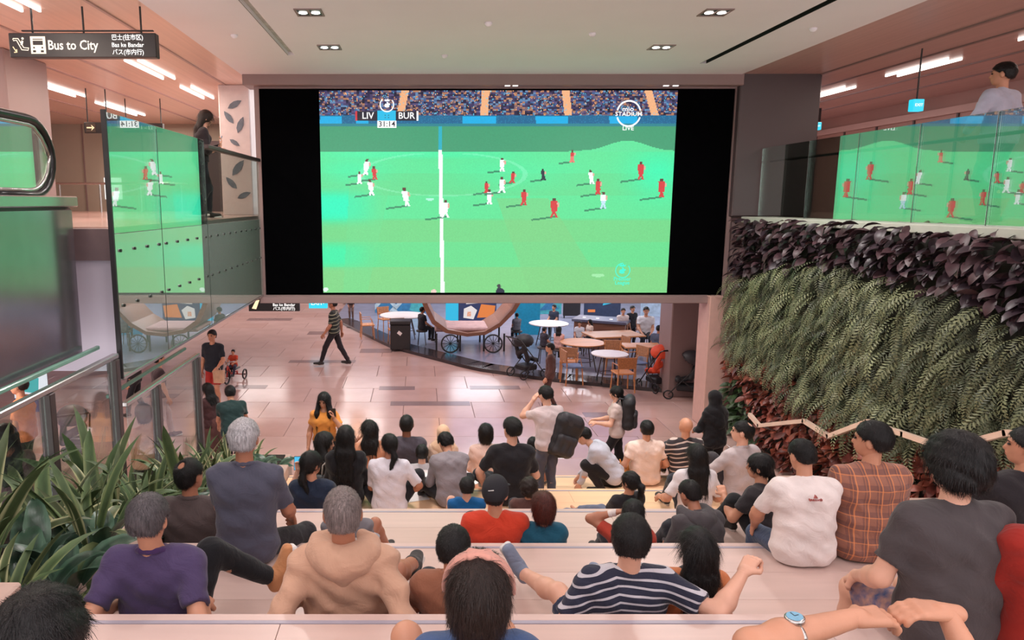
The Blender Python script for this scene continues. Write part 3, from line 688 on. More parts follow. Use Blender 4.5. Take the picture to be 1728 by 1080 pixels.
def nets(D, lo, vox):
    S = D < 0
    c = [S[i:S.shape[0]-1+i, j:S.shape[1]-1+j, k:S.shape[2]-1+k] for i, j, k in CORN]
    cnt = sum(x.astype(np.int8) for x in c); act = (cnt > 0) & (cnt < 8)
    I, J, K = np.nonzero(act); m = len(I)
    if m == 0: return np.zeros((0, 3)), np.zeros((0, 4), int)
    ids = np.full(act.shape, -1, np.int32); ids[I, J, K] = np.arange(m)
    val = np.stack([D[I+i, J+j, K+k] for i, j, k in CORN], 1)
    acc = np.zeros((m, 3)); num = np.zeros(m)
    for a, b in EDG:
        va, vb = val[:, a], val[:, b]; x = (va < 0) != (vb < 0)
        t = va/np.where(np.abs(va-vb) < 1e-12, 1, va-vb)
        pa, pb = np.array(CORN[a], float), np.array(CORN[b], float)
        acc += np.where(x[:, None], pa+(pb-pa)*t[:, None], 0); num += x
    P = lo+vox*(np.stack([I, J, K], 1)+acc/num[:, None])
    Q = []
    for axis in range(3):
        o1, o2 = [t for t in range(3) if t != axis]
        A = np.moveaxis(S, axis, 0); e = A[:-1] != A[1:]
        e = np.moveaxis(e, 0, axis).copy()
        sl = [slice(None)]*3; sl[o1] = slice(1, e.shape[o1]-1); sl[o2] = slice(1, e.shape[o2]-1)
        g = np.zeros_like(e); g[tuple(sl)] = e[tuple(sl)]
        idx = np.stack(np.nonzero(g), 1)
        if len(idx) == 0: continue
        d1 = np.zeros(3, int); d1[o1] = 1; d2 = np.zeros(3, int); d2[o2] = 1
        f = lambda t: ids[t[:, 0], t[:, 1], t[:, 2]]
        quad = np.stack([f(idx-d1-d2), f(idx-d2), f(idx), f(idx-d1)], 1)
        ins = S[idx[:, 0], idx[:, 1], idx[:, 2]]
        fl_ = ins if axis != 1 else ~ins
        quad[~fl_] = quad[~fl_][:, ::-1]
        Q.append(quad)
    Q = np.concatenate(Q); Q = Q[(Q >= 0).all(1)]
    return P, Q
def np_obj(name, parts, m, parent, scale=1.0):
    vs_, fs, n = [], [], 0
    for P, Q in parts:
        if len(P) == 0: continue
        vs_.append(P*scale); fs.append(Q+n); n += len(P)
    if not vs_: return None
    V = np.concatenate(vs_); F = np.concatenate(fs)
    me = bpy.data.meshes.new(name); me.vertices.add(len(V)); me.vertices.foreach_set('co', V.astype(np.float32).ravel())
    me.loops.add(F.size); me.loops.foreach_set('vertex_index', F.ravel().astype(np.int32))
    me.polygons.add(len(F)); me.polygons.foreach_set('loop_start', np.arange(0, F.size, 4, dtype=np.int32))
    me.update(); me.polygons.foreach_set('use_smooth', np.ones(len(F), bool)); me.materials.append(m)
    o = bpy.data.objects.new(name, me); link(o, parent); return o

def ik(a, t, l1, l2, pole):
    d = t-a; L = np.linalg.norm(d); L = min(max(L, abs(l1-l2)+.01), l1+l2-.004); u = nrm(d)
    c = (l1*l1+L*L-l2*l2)/(2*l1*L); s = math.sqrt(max(0, 1-c*c))
    p = pole-u*(pole@u); p = nrm(p)
    e = a+u*l1*c+p*l1*s; return e, a+u*L
def rotm(yaw, pitch, roll=0):
    return np.array(Matrix.Rotation(yaw, 3, 'Z') @ Matrix.Rotation(-pitch, 3, 'X') @ Matrix.Rotation(roll, 3, 'Y'))

SKIN = {}
def skin(tone):
    base = {'l': (226, 172, 148), 'm': (205, 146, 118), 't': (180, 120, 94), 'd': (138, 88, 68)}[tone]
    return mat('skin_'+tone, srgb(*base), .5, vary=.05, scale=9, bump=.04, bscale=120)
def hairmat(c):
    cols = {'black': (20, 17, 19), 'brown': (44, 30, 26), 'red': (84, 34, 26), 'grey': (134, 120, 118), 'white': (198, 194, 198), 'dgrey': (78, 70, 70), 'tan': (214, 164, 128), 'salt': (92, 86, 90)}
    return mat('hair_'+c, srgb(*cols[c]), .42, vary=.28, scale=26, stretch=(5, 5, .5), bump=.5, bscale=60, spec=.35)
def cloth(c, name=None, **k):
    nm = name or 'cloth_%d_%d_%d' % c
    new = nm not in MATS
    m = mat(nm, srgb(*c), .85, vary=.06, scale=6, bump=.12, bscale=160, spec=.2, sheen=.15, **k)
    if new:   # soft wrinkles on top of the modelled folds
        nt = m.node_tree; N = nt.nodes; L = nt.links; tc = N.new('ShaderNodeTexCoord')
        nz = N.new('ShaderNodeTexNoise'); nz.inputs['Scale'].default_value = 7; nz.inputs['Detail'].default_value = 3; nz.inputs['Distortion'].default_value = 1.6; L.new(tc.outputs['Object'], nz.inputs['Vector'])
        bp = N.new('ShaderNodeBump'); bp.inputs['Strength'].default_value = .35; bp.inputs['Distance'].default_value = .04; L.new(nz.outputs['Fac'], bp.inputs['Height'])
        b = N['Principled BSDF']; old = b.inputs['Normal'].links[0].from_socket; L.new(old, bp.inputs['Normal']); L.new(bp.outputs[0], b.inputs['Normal'])
    return m

def hand_prims(w, d, nml, curl, side):
    """palm, four fingers of unequal length and a side thumb, closing by curl (0 flat .. 1 fist)"""
    d = nrm(d); nml = nrm(nml-d*(nml@d)); x = np.cross(d, nml)*side   # x points to the little finger
    P = [RC(w-d*.03, w+d*.02, .025, .027)]
    pe = w+d*.085
    for t in (-.027, -.009, .009, .027): P.append(RC(w+x*t*.7+d*.012, pe+x*t, .0155, .0135))
    for t, L, r in ((-.029, .072, .0092), (-.010, .080, .0095), (.010, .075, .009), (.029, .058, .0082)):
        p = pe+x*t; a = .12+curl*.5; q = p
        for seg, kk in ((.44, 1.0), (.32, 1.15), (.24, .9)):
            dd = d*math.cos(a)+nml*math.sin(a); q2 = q+dd*L*seg; P.append(RC(q, q2, r, r*.92)); q = q2; a += curl*1.15*kk
    b = w+d*.025-x*.024; t1 = b+nrm(d*.6-x*.7+nml*.35)*.042; t2 = t1+nrm(d*(1-.3*curl)-x*(.25-.6*curl)+nml*(.2+.5*curl))*.032; t3 = t2+nrm(d-x*(.0-.6*curl)+nml*(.2+.6*curl))*.026
    P += [RC(b, t1, .0165, .0125), RC(t1, t2, .0115, .010), RC(t2, t3, .0100, .0085)]
    return P

def strands(pq, n, length, width, crown, down, seed, lift=.004):
    P, Q = pq
    if len(Q) == 0 or n == 0: return pq
    r = np.random.default_rng(seed); q = Q[r.integers(0, len(Q), n)]
    A, B, C_, D_ = (P[q[:, i]] for i in range(4)); w_ = r.random((n, 2))[:, :, None]
    c = A*(1-w_[:, 0])*(1-w_[:, 1])+B*w_[:, 0]*(1-w_[:, 1])+C_*w_[:, 0]*w_[:, 1]+D_*(1-w_[:, 0])*w_[:, 1]
    nn = np.cross(C_-A, D_-B); nn /= np.maximum(1e-9, np.linalg.norm(nn, axis=1))[:, None]
    if ((c-P.mean(0))*nn).sum() < 0: nn = -nn
    f = (c-crown)*6+down*.55+r.normal(0, .22, (n, 3)); f -= nn*(f*nn).sum(1)[:, None]; f /= np.maximum(1e-9, np.linalg.norm(f, axis=1))[:, None]
    L = (length*r.uniform(.5, 1.2, n))[:, None]; sd = np.cross(f, nn)*width*.5; lf = (lift*r.uniform(.3, 1.4, n))[:, None]
    p0, p1, p2 = c-nn*.001, c+f*L*.5+nn*lf, c+f*L+nn*lf*.5+down*L*.12
    V = np.stack([p0-sd, p0+sd, p1-sd*.9, p1+sd*.9, p2-sd*.15, p2+sd*.15], 1).reshape(-1, 3)
    b = np.arange(n)[:, None]*6; F = np.concatenate([b+np.array([[0, 1, 3, 2]]), b+np.array([[2, 3, 5, 4]])])
    return np.concatenate([P, V]), np.concatenate([Q, F+len(P)])
NP = [0]; TRI = [0]
def person(label, x, y, z, yaw=0, s=1.0, w=1.0, lean=(-4, 8), tilt=0, hip=.105, head=(0, 0, 0), neck=0, arms=None, legs=None, twist=0,
           shirt=((120, 120, 125), 'short'), shirtmat=None, pants=(50, 52, 60), pantsmat=None, shorts=False, tone='m', hair=('short', 'black'), vox=.014, hem=None, shoes=(60, 56, 56), barefoot=False,
           face=False, fold=.006, group=None, hands=True, cat='person', fat=0.0, female=False, collar=None, hood=None, neckdrop=0.0, tank=False, legless=False, sleevef=None, hvox=None, skirt=None, blend=None):
    NP[0] += 1; seed = NP[0]
    R_ = math.radians
    root = empty('person', (x, y, z), R_(yaw)); tag(root, label, cat, group)
    up = lambda a: nrm(np.array([math.sin(R_(tilt)), math.sin(R_(a)), math.cos(R_(a))]))
    P = v3(0, 0, hip); a0, a1 = lean
    Wst = P+.17*up(a0); Ch = Wst+.19*up((a0+a1)/2); Nk = Ch+.14*up(a1)
    rv = np.array([math.cos(R_(twist)), math.sin(R_(twist)), 0]); rv = nrm(rv-np.array([0, 0, 1])*math.sin(R_(tilt)))
    fw = nrm(np.cross(np.array([0, 0, 1]), rv)); fw0 = v3(0, 1, 0)
    hc = Nk+.075*up(a1*.7+neck)+.10*up(neck+a1*.35)
    HR = rotm(R_(head[0]), R_(head[1]), R_(head[2]))
    hl = lambda p: hc+HR@v3(p)
    sw = (.150 if female else .166)*(1+(w-1)*.7)
    sh = {sd: Nk-.062*up(a1)+rv*sd*sw for sd in (-1, 1)}
    arms = arms or {}; legs = legs or {}
    EA, HA = {}, {}
    hdir, hcurl, hn = {}, {}, {}
    for sd, nm in ((-1, 'l'), (1, 'r')):
        A = arms.get(nm, {'h': (sd*.14, .30, .16), 'p': (sd*.4, -.6, -.6)})
        if 'e' in A:
            EA[sd] = sh[sd]+.285*nrm(v3(A['e'])-sh[sd]); HA[sd] = EA[sd]+.25*nrm(v3(A['h'])-EA[sd])
            if A.get('abs'): EA[sd], HA[sd] = v3(A['e']), v3(A['h'])
        else: EA[sd], HA[sd] = ik(sh[sd], v3(A['h']), .285, .25, v3(A.get('p', (sd*.5, -.6, -.6))))
        hdir[sd] = v3(A['d']) if 'd' in A else HA[sd]-EA[sd]
        hcurl[sd] = A.get('c', .45); hn[sd] = v3(A.get('n', (-sd*.6, .2, -.8)))
    KN, AN, TO, FT = {}, {}, {}, {}; lr = 1.0 if shorts or legless else .84
    hp_ = {sd: P+v3(sd*.088*(.5+.5*w), .0, -.015) for sd in (-1, 1)}
    for sd, nm in ((-1, 'l'), (1, 'r')):
        Lg = legs.get(nm, {'f': (sd*.12, .46, -.40), 'p': (sd*.1, .6, .8)})
        KN[sd], AN[sd] = ik(hp_[sd], v3(Lg['f']), .43, .41, v3(Lg.get('p', (0, .6, .8))))
        td = nrm(v3(Lg.get('t', (sd*.15, 1, 0))))
        fu = (KN[sd]-AN[sd])-td*((KN[sd]-AN[sd])@td); fu = nrm(fu) if np.linalg.norm(fu) > .05 else v3(0, 0, 1)
        FT[sd] = (td, fu, AN[sd]-fu*.035); TO[sd] = AN[sd]-fu*.035+td*.17
    # torso
    tw_ = .5+.5*w
    T = lambda g: [RC(P-rv*.075*tw_, P+rv*.075*tw_, .112*tw_+g+fat*.6, .112*tw_+g+fat*.6), RC(P, Wst, .108*tw_+g+fat, .10*tw_+g+fat), RC(Wst-rv*.062*w, Wst+rv*.062*w, .096+g+fat, .096+g+fat),
                   RC(Wst, Ch, .10+g+fat, .105+g+fat*.7), RC(Ch-rv*.088*w, Ch+rv*.088*w, .104+g+fat*.4, .104+g+fat*.4), RC(Nk-.085*up(a1)-rv*.115*w, Nk-.085*up(a1)+rv*.115*w, .068+g, .068+g),
                   RC(Nk-.012*up(a1), sh[-1], .046+g*.8, .056+g), RC(Nk-.012*up(a1), sh[1], .046+g*.8, .056+g)]
    if female: 
        Tb = T
        T = lambda g: Tb(g)+[EL(Ch+fw*.085+rv*q*.07-.02*up(a1), (.065+g*.6, .055+g*.6, .06+g*.6)) for q in (-1, 1)]
    neckp = RC(Nk-.03*up(a1), hc-HR@v3(0, .012, .05), .056, .051)
    af = 1+(w-1)*.6
    body = [EL(P, (.10, .08, .08)), RC(P, Ch, .09, .09), RC(Ch, Nk-.03*up(a1), .09, .055), RC(Nk-.04*up(a1), sh[-1], .045, .05), RC(Nk-.04*up(a1), sh[1], .045, .05), neckp]
    if tank: body = T(0.0)+[neckp]
    for sd in (-1, 1):
        mid = EA[sd]+(HA[sd]-EA[sd])*.3
        body += [RC(sh[sd], EA[sd], .05*af, .040*af), RC(EA[sd], mid, .040*af, .043*af), RC(mid, HA[sd], .043*af, .027)]
        if legless: continue
        cm_ = KN[sd]+(AN[sd]-KN[sd])*.33
        back = nrm(np.cross(np.cross(AN[sd]-KN[sd], KN[sd]-hp_[sd]), AN[sd]-KN[sd])) if not np.allclose(np.cross(AN[sd]-KN[sd], KN[sd]-hp_[sd]), 0) else v3(0, -1, 0)
        body += [RC(hp_[sd], KN[sd], .085*af*lr, .055*af*lr), RC(KN[sd], cm_-back*.012*lr, .052*af*lr, .055*af*lr), RC(cm_-back*.012*lr, AN[sd], .055*af*lr, .036*lr), RC(AN[sd], FT[sd][2], .034*lr, .032*lr),
                 RC(FT[sd][2]-FT[sd][0]*.03, FT[sd][2]+FT[sd][0]*.16, .030, .022)]
    parts = [sdf_mesh(body, vox, .03)]
    # head with jaw, nose, brow, ears, eye hollows
    hv = hvox or min(vox, .0085)
    HP = [EL(hl((0, -.012, .022)), (.077, .098, .092), HR), EL(hl((0, .022, -.03)), (.062, .072, .075), HR), EL(hl((0, .045, -.075)), (.042, .042, .034), HR),
          RC(hl((0, .086, .012)), hl((0, .103, -.02)), .008, .0125), EL(hl((0, .078, .034)), (.05, .016, .012), HR),
          EL(hl((-.079, -.005, -.008)), (.010, .022, .033), HR@rotm(.35, 0)), EL(hl((.079, -.005, -.008)), (.010, .022, .033), HR@rotm(-.35, 0)),
          EL(hl((0, .088, -.052)), (.022, .011, .009), HR), RC(Nk-.01*up(a1), hc-HR@v3(0, .012, .05), .045, .0505)]
    cuts = [EL(hl((q*.031, .098, .012)), (.016, .014, .010), HR) for q in (-1, 1)] if face else []
    parts.append(sdf_mesh(HP, hv, .018, cuts=cuts))
    if hands:
        for sd in (-1, 1):
            vh = {True: .005, False: .0075}[vox < .0145]
            parts.append(sdf_mesh(hand_prims(HA[sd], hdir[sd], hn[sd], hcurl[sd], sd), vh, .008))
    np_obj('body', parts, skin(tone), root, s)
    if face:
        for q in (-1, 1):
            np_obj('eye', [sdf_mesh([EL(hl((q*.031, .087, .012)), (.013, .010, .008), HR)], .003, .004)], mat('eye_dark', srgb(46, 32, 30), .2, vary=.1), root, s)
            np_obj('eyebrow', [sdf_mesh([RC(hl((q*.018, .096, .031)), hl((q*.048, .086, .030)), .0035, .003)], .003, .004)], hairmat('black'), root, s)
        np_obj('lips', [sdf_mesh([EL(hl((0, .095, -.052)), (.021, .006, .007), HR)], .003, .004)], mat('lips', srgb(176, 92, 84), .4), root, s)
    # shirt
    sc_, sl = shirt; sm = shirtmat or cloth(sc_)
    g = .016
    if not tank:
        S_ = T(g)
        f = sleevef or {'short': .62, 'long': 1.0, 'none': .12, 'elbow': .95}[sl]
        for sd in (-1, 1):
            if sl == 'long':
                wr_ = EA[sd]+(HA[sd]-EA[sd])*.93; dn = nrm(HA[sd]-EA[sd])
                S_ += [RC(sh[sd], EA[sd], .066*af, .055*af), RC(EA[sd], HA[sd], .055*af, .040, (wr_, dn))]
            else:
                e = sh[sd]+(EA[sd]-sh[sd])*f; dn = nrm(EA[sd]-sh[sd]); S_.append(RC(sh[sd], sh[sd]+(EA[sd]-sh[sd])*min(1, f+.25), .068*af, .064*af if f < .8 else .055*af, (e, dn)))
        ucl = nrm(up(a1)*1.0+fw*.35)
        hole = [RC(Nk-up(a1)*.1+fw*.012, Nk+up(a1)*.2+fw*.08, .066+neckdrop*.5, .075+neckdrop*.5, (Nk+up(a1)*(.018-neckdrop), -ucl))]
        clips = []
        for sd in (-1, 1):   # cloth hangs straight from the chest to the seat
            S_.append(RC(Ch+rv*sd*(.075 if female else .088)*w, P+rv*sd*.072*tw_, .092+g*.6+fat*.5, (.098 if female else .104)*tw_+g*.6+fat*.6))
        if hem is not None: clips.append((P+v3(0, 0, hem), v3(0, 0, -1)))
        else: clips.append((v3(0, 0, .012), v3(0, 0, -1)))
        np_obj('shirt', [sdf_mesh(S_, vox, .035, clips, cuts=hole, fold=fold, seed=seed)], sm, root, s)
    else:
        S_ = T(.008); np_obj('top', [sdf_mesh(S_, vox, .035, [(Nk-up(a1)*.10, nrm(up(a1)-fw*.3)), (v3(0, 0, .012), v3(0, 0, -1))], fold=.002, seed=seed)], sm, root, s)
    if collar:
        ring_ = []; c0 = Nk+up(a1)*.022; n_ = 12
        for q in range(n_):
            t0, t1 = 2*math.pi*q/n_, 2*math.pi*(q+1)/n_
            f2 = lambda t: c0+rv*.066*math.sin(t)+fw*(.062*math.cos(t)+.01)+up(a1)*(-.012-.022*math.cos(t))
            ring_.append(RC(f2(t0), f2(t1), .0145, .0145))
        np_obj('collar', [sdf_mesh(ring_, min(vox, .009), .02)], cloth(collar), root, s)
    if hood:
        b0 = Nk-fw*.075; H_ = []
        for q in range(9):
            t = math.pi*(q/8-.5)*1.5; p0 = Nk+up(a1)*(.0-.03*math.cos(t))+rv*.115*math.sin(t)-fw*(.10*math.cos(t)-.02)
            H_.append((p0, .048+.022*math.cos(t)))
        np_obj('hood', [sdf_mesh([RC(a[0], b_[0], a[1], b_[1]) for a, b_ in zip(H_, H_[1:])]+[RC(Nk-fw*.08-up(a1)*.03-rv*.04, Nk-fw*.09-up(a1)*.12, .06, .03), RC(Nk-fw*.08-up(a1)*.03+rv*.04, Nk-fw*.09-up(a1)*.12, .06, .03)], min(vox, .011), .04, fold=.004, seed=seed+5)], sm, root, s)
    # trousers or shorts
    if not legless:
        g2 = -.002; L_ = [RC(P-rv*.075*tw_, P+rv*.075*tw_, .112*tw_+g2+fat*.5, .112*tw_+g2+fat*.5), RC(P, Wst, .108*tw_+g2+fat, .098*tw_+g2+fat, (Wst-(Wst-P)*.15, nrm(Wst-P)))]
        for sd in (-1, 1):
            if shorts:
                e = hp_[sd]+(KN[sd]-hp_[sd])*.80; L_.append(RC(hp_[sd], KN[sd], .094*af, .085*af, (e, nrm(KN[sd]-hp_[sd]))))
            else:
                e = KN[sd]+(AN[sd]-KN[sd])*.95
                L_ += [RC(hp_[sd], KN[sd], .090*af, .068*af), RC(KN[sd], AN[sd], .070*af, .052, (e, nrm(AN[sd]-KN[sd])))]
        np_obj('trousers' if not shorts else 'shorts', [sdf_mesh(L_, vox, .03, fold=fold*.7, seed=seed+9)], pantsmat or cloth(pants), root, s)
        if not barefoot:
            for sd in (-1, 1):
                td, fu, h0 = FT[sd]; fx = np.cross(td, fu); tp = h0+td*.17
                sho = np_obj('shoe', [sdf_mesh([RC(h0-td*.035, h0+td*.05, .040, .040), RC(h0+td*.05-fx*.012, tp-fx*.014, .036, .030), RC(h0+td*.05+fx*.012, tp+fx*.010, .036, .030), RC(AN[sd]+fu*.005, h0+td*.04, .043, .042)], min(vox, .010), .02)], cloth(shoes), root, s)
                np_obj('sole', [sdf_mesh([RC(h0-td*.045-fu*.03, tp+td*.012-fu*.030+fx*q, .022, .022) for q in (-.022, 0, .022)], min(vox, .010), .01)], cloth((222, 216, 214)), sho, s)
    if skirt:
        S_ = [RC(P, v3(0, 0, skirt[0]), .17, skirt[1])]
        np_obj('skirt', [sdf_mesh(S_, vox, .03, [(v3(0, 0, skirt[0]), v3(0, 0, -1)), (Wst, v3(0, 0, 1))], fold=.006, seed=seed, fs=.7)], pantsmat or cloth(pants), root, s)
    # hair: a shaped mass with strands laid over it
    nst = 3600 if vox < .0125 else (1300 if vox < .0165 else 350); wst = .0016 if vox < .0125 else (.0028 if vox < .0165 else .004)
    slen = {'short': .020, 'crop': .012, 'full': .05, 'fringe': .014, 'crown': .028, 'bob': .06, 'long': .11, 'long_front': .10, 'pony': .05, 'lowpony': .05, 'bun': .04}.get(hair[0], .03)
    def hairobj(pq):
        return np_obj('hair', [strands(pq, nst, slen, wst, hl((0, -.06, .10)), HR@v3(0, -.1, -1) if hair[0] not in ('long', 'long_front') else v3(0, 0, -1.6), seed)], hm, root, s)
    st, hcn = hair[:2]; hm = hairmat(hcn); hvx = min(hv, .0095)
    cran = lambda g_: [EL(hl((0, -.014, .026)), (.077+g_, .099+g_, .092+g_), HR)]
    def pl(pt, n): return (hl(pt), HR@nrm(v3(n)))
    cap_short = [pl((0, .082, .06), (0, .68, -.73))]
    ears = [EL(hl((q*.088, .004, -.016)), (.026, .030, .044), HR) for q in (-1, 1)]
    fH = dict(fold=.0022, seed=seed+3, fs=2.3)
    if st == 'short':
        hairobj(sdf_mesh(cran(.017)+[EL(hl((0, -.052, -.022)), (.066, .046, .050), HR)], hvx, .03, [pl((0, .085, .062), (0, .62, -.78)), pl((0, 0, -.062), (0, -.15, -1))], cuts=ears, **fH))
    elif st == 'crop':
        hairobj(sdf_mesh(cran(.008)+[EL(hl((0, -.055, -.03)), (.066, .045, .055), HR)], hvx, .03, [pl((0, .085, .06), (0, .62, -.78)), pl((0, 0, -.07), (0, -.1, -1))], cuts=ears, fold=.001, seed=seed, fs=3))
    elif st == 'full':   # thick rounded mop
        hairobj(sdf_mesh(cran(.034)+[EL(hl((0, -.045, -.035)), (.098, .075, .075), HR)], hvx, .04, [pl((0, .092, .062), (0, .75, -.66)), pl((0, 0, -.10), (0, -.1, -1))], fold=.006, seed=seed, fs=1.9))
    elif st == 'fringe':  # monk's ring round a bald crown
        hairobj(sdf_mesh(cran(.009)+[EL(hl((0, -.05, -.035)), (.068, .05, .05), HR)], hvx, .03, [pl((0, .06, .03), (0, .62, -.78)), pl((0, 0, -.072), (0, -.1, -1)), ], cuts=ears+[EL(hl((0, .0, .125)), (.075, .105, .062), HR)], fold=.001, seed=seed, fs=3))
    elif st == 'crown':   # short hair thin at the crown
        hairobj(sdf_mesh(cran(.008)+[EL(hl((0, -.052, -.026)), (.064, .044, .05), HR)], hvx, .03, [pl((0, .085, .062), (0, .62, -.78)), pl((0, 0, -.075), (0, -.1, -1))], cuts=ears+[EL(hl((-.01, -.092, .112)), (.050, .048, .036), HR)], **fH))
    elif st == 'bob':
        hairobj(sdf_mesh(cran(.024)+[EL(hl((0, -.03, -.05)), (.098, .085, .10), HR)], hvx, .04, [pl((0, .07, .05), (0, .86, -.4)), pl((0, 0, -.13), (0, 0, -1))], **fH))
    elif st in ('long', 'long_front'):
        ln = blend or .34
        Bk = [RC(hl((q*.045, -.055, 0)), Nk-fw*.085+rv*q*.06+up(a1)*.02, .055, .05) for q in (-1, 0, 1)]
        e_ = Nk-fw*.105-up(a1)*(ln-.1)
        Bk += [RC(Nk-fw*.085+rv*q*.06+up(a1)*.02, e_+rv*q*.06, .048, .032) for q in (-1, 0, 1)]
        if st == 'long_front':
            for q in (-1, 1): Bk += [RC(hl((q*.075, .02, -.02)), Nk+fw*.07+rv*q*.10-up(a1)*.02, .034, .036), RC(Nk+fw*.07+rv*q*.10-up(a1)*.02, Nk+fw*.11+rv*q*.09-up(a1)*.22, .036, .02)]
        hairobj(sdf_mesh(cran(.020)+Bk, hvx*1.1, .035, [] , cuts=[EL(hl((0, .115, -.022)), (.062, .092, .092), HR)], **fH))
    elif st == 'pony':
        Bk = [RC(hl((0, -.10, .03)), hl((0, -.155, -.02)), .026, .038), RC(hl((0, -.155, -.02)), hl((0, -.15, -.14)), .038, .032), RC(hl((0, -.15, -.14)), hl((0, -.12, -.27)), .032, .012)]
        hairobj(sdf_mesh(cran(.014)+[EL(hl((0, -.055, -.03)), (.068, .045, .05), HR)]+Bk, hvx, .02, [pl((0, .085, .066), (0, .62, -.78))] if False else [], cuts=[EL(hl((0, .105, -.035)), (.075, .085, .085), HR)], **fH))
    elif st == 'lowpony':
        Bk = [RC(hl((0, -.095, -.04)), hl((0.01, -.11, -.12)), .03, .034), RC(hl((0.01, -.11, -.12)), Nk-fw*.11-up(a1)*.12, .032, .014)]
        hairobj(sdf_mesh(cran(.015)+[EL(hl((0, -.055, -.03)), (.07, .05, .055), HR)]+Bk, hvx, .02, [], cuts=[EL(hl((0, .105, -.035)), (.075, .085, .085), HR)], **fH))
    elif st == 'bun':
        hairobj(sdf_mesh(cran(.014)+[EL(hl((0, -.055, -.03)), (.068, .045, .05), HR), EL(hl((0, -.115, .06)), (.045, .04, .042), HR)], hvx, .02, [], cuts=[EL(hl((0, .105, -.035)), (.075, .085, .085), HR)], **fH))
    elif st == 'hijab':
        np_obj('headscarf', [sdf_mesh(cran(.022)+[EL(hl((0, 0, -.06)), (.085, .09, .09), HR), RC(hl((0, -.02, -.08)), Nk-up(a1)*.03, .085, .12), RC(Nk-up(a1)*.04-rv*.1, Nk-up(a1)*.04+rv*.1, .10, .10), RC(Nk-up(a1)*.04, Nk-up(a1)*.2-fw*.03, .13, .13)], hvx*1.2, .04, [], cuts=[EL(hl((0, .12, -.02)), (.058, .07, .075), HR)], fold=.003, seed=seed)], cloth(hair[2]) if len(hair) > 2 else hm, root, s)
    root['_'] = 0; del root['_']
    return dict(root=root, hl=hl, HR=HR, Nk=Nk, Ch=Ch, P=P, W=Wst, fw=fw, rv=rv, up=up(a1), hand=HA, elbow=EA, sh=sh, s=s, ankle=AN, knee=KN, toe=TO, seed=seed, hc=hc)
def worldp(pd, p):
    m = Matrix.Translation(pd['root'].location) @ Matrix.Rotation(pd['root'].rotation_euler.z, 4, 'Z')
    return m @ (Vector(p)*pd['s'])
# ================================================================= THE CROWD
def fitp(u, v, Y, z, lean, neck, hip, yaw, tilt=0, smin=.6, smax=1.25, head=(0, 0, 0)):
    R_ = math.radians; up = lambda a: nrm(np.array([math.sin(R_(tilt)), math.sin(R_(a)), math.cos(R_(a))]))
    a0, a1 = lean
    hc = v3(0, 0, hip)+.17*up(a0)+.19*up((a0+a1)/2)+.14*up(a1)+.075*up(a1*.7+neck)+.10*up(neck+a1*.35)
    c, s_ = math.cos(R_(yaw)), math.sin(R_(yaw)); hx, hy = hc[0]*c-hc[1]*s_, hc[0]*s_+hc[1]*c
    s = 1.0
    for _ in range(6):
        q = at(u, v, Y+hy*s); s = (q.z-z)/(hc[2]+.122); s = min(max(s, smin), smax)
    q = at(u, v, Y+hy*s)
    return q.x-hx*s, s
def guy(label, u, v, Y, z, **k):
    lean = k.get('lean', (-4, 8)); hip = k.get('hip', .105)
    x, s = fitp(u, v, Y, z, lean, k.get('neck', 0), hip, k.get('yaw', 0), k.get('tilt', 0), *k.pop('srange', (.6, 1.25)))
    if 's' in k: s = k.pop('s')
    d = person(label, x, Y, z, s=s, **k); d['x'] = x; d['y'] = Y
    print('P %-60s x=%.2f y=%.2f s=%.2f' % (label[:60], x, Y, s)); return d
SIT = None
KUP = lambda a=.55, b=.50: {'l': {'f': (-.13, a, .08), 'p': (-.1, .2, 1)}, 'r': {'f': (.13, b, .08), 'p': (.1, .2, 1)}}
CROSS = {'l': {'f': (.10, .33, .08), 'p': (-1, .5, .25), 't': (1, .3, 0)}, 'r': {'f': (-.10, .40, .08), 'p': (1, .5, .25), 't': (-1, .3, 0)}}
OUT = {'l': {'f': (-.12, .86, .08), 'p': (0, .1, 1)}, 'r': {'f': (.14, .84, .08), 'p': (0, .1, 1)}}
STAND = {'l': {'f': (-.09, .02, .08), 'p': (0, 1, 0)}, 'r': {'f': (.09, -.01, .08), 'p': (0, 1, 0)}}
HANG = {'l': {'h': (-.24, .06, .80), 'p': (-.4, -1, 0), 'n': (1, 0, 0)}, 'r': {'h': (.24, .06, .80), 'p': (.4, -1, 0), 'n': (-1, 0, 0)}}
def WALK(st=.26): return {'l': {'f': (-.08, st, .08), 'p': (0, 1, .1)}, 'r': {'f': (.08, -st, .12), 'p': (0, 1, .1)}}
NEAR, MID, FAR = .0115, .0145, .019

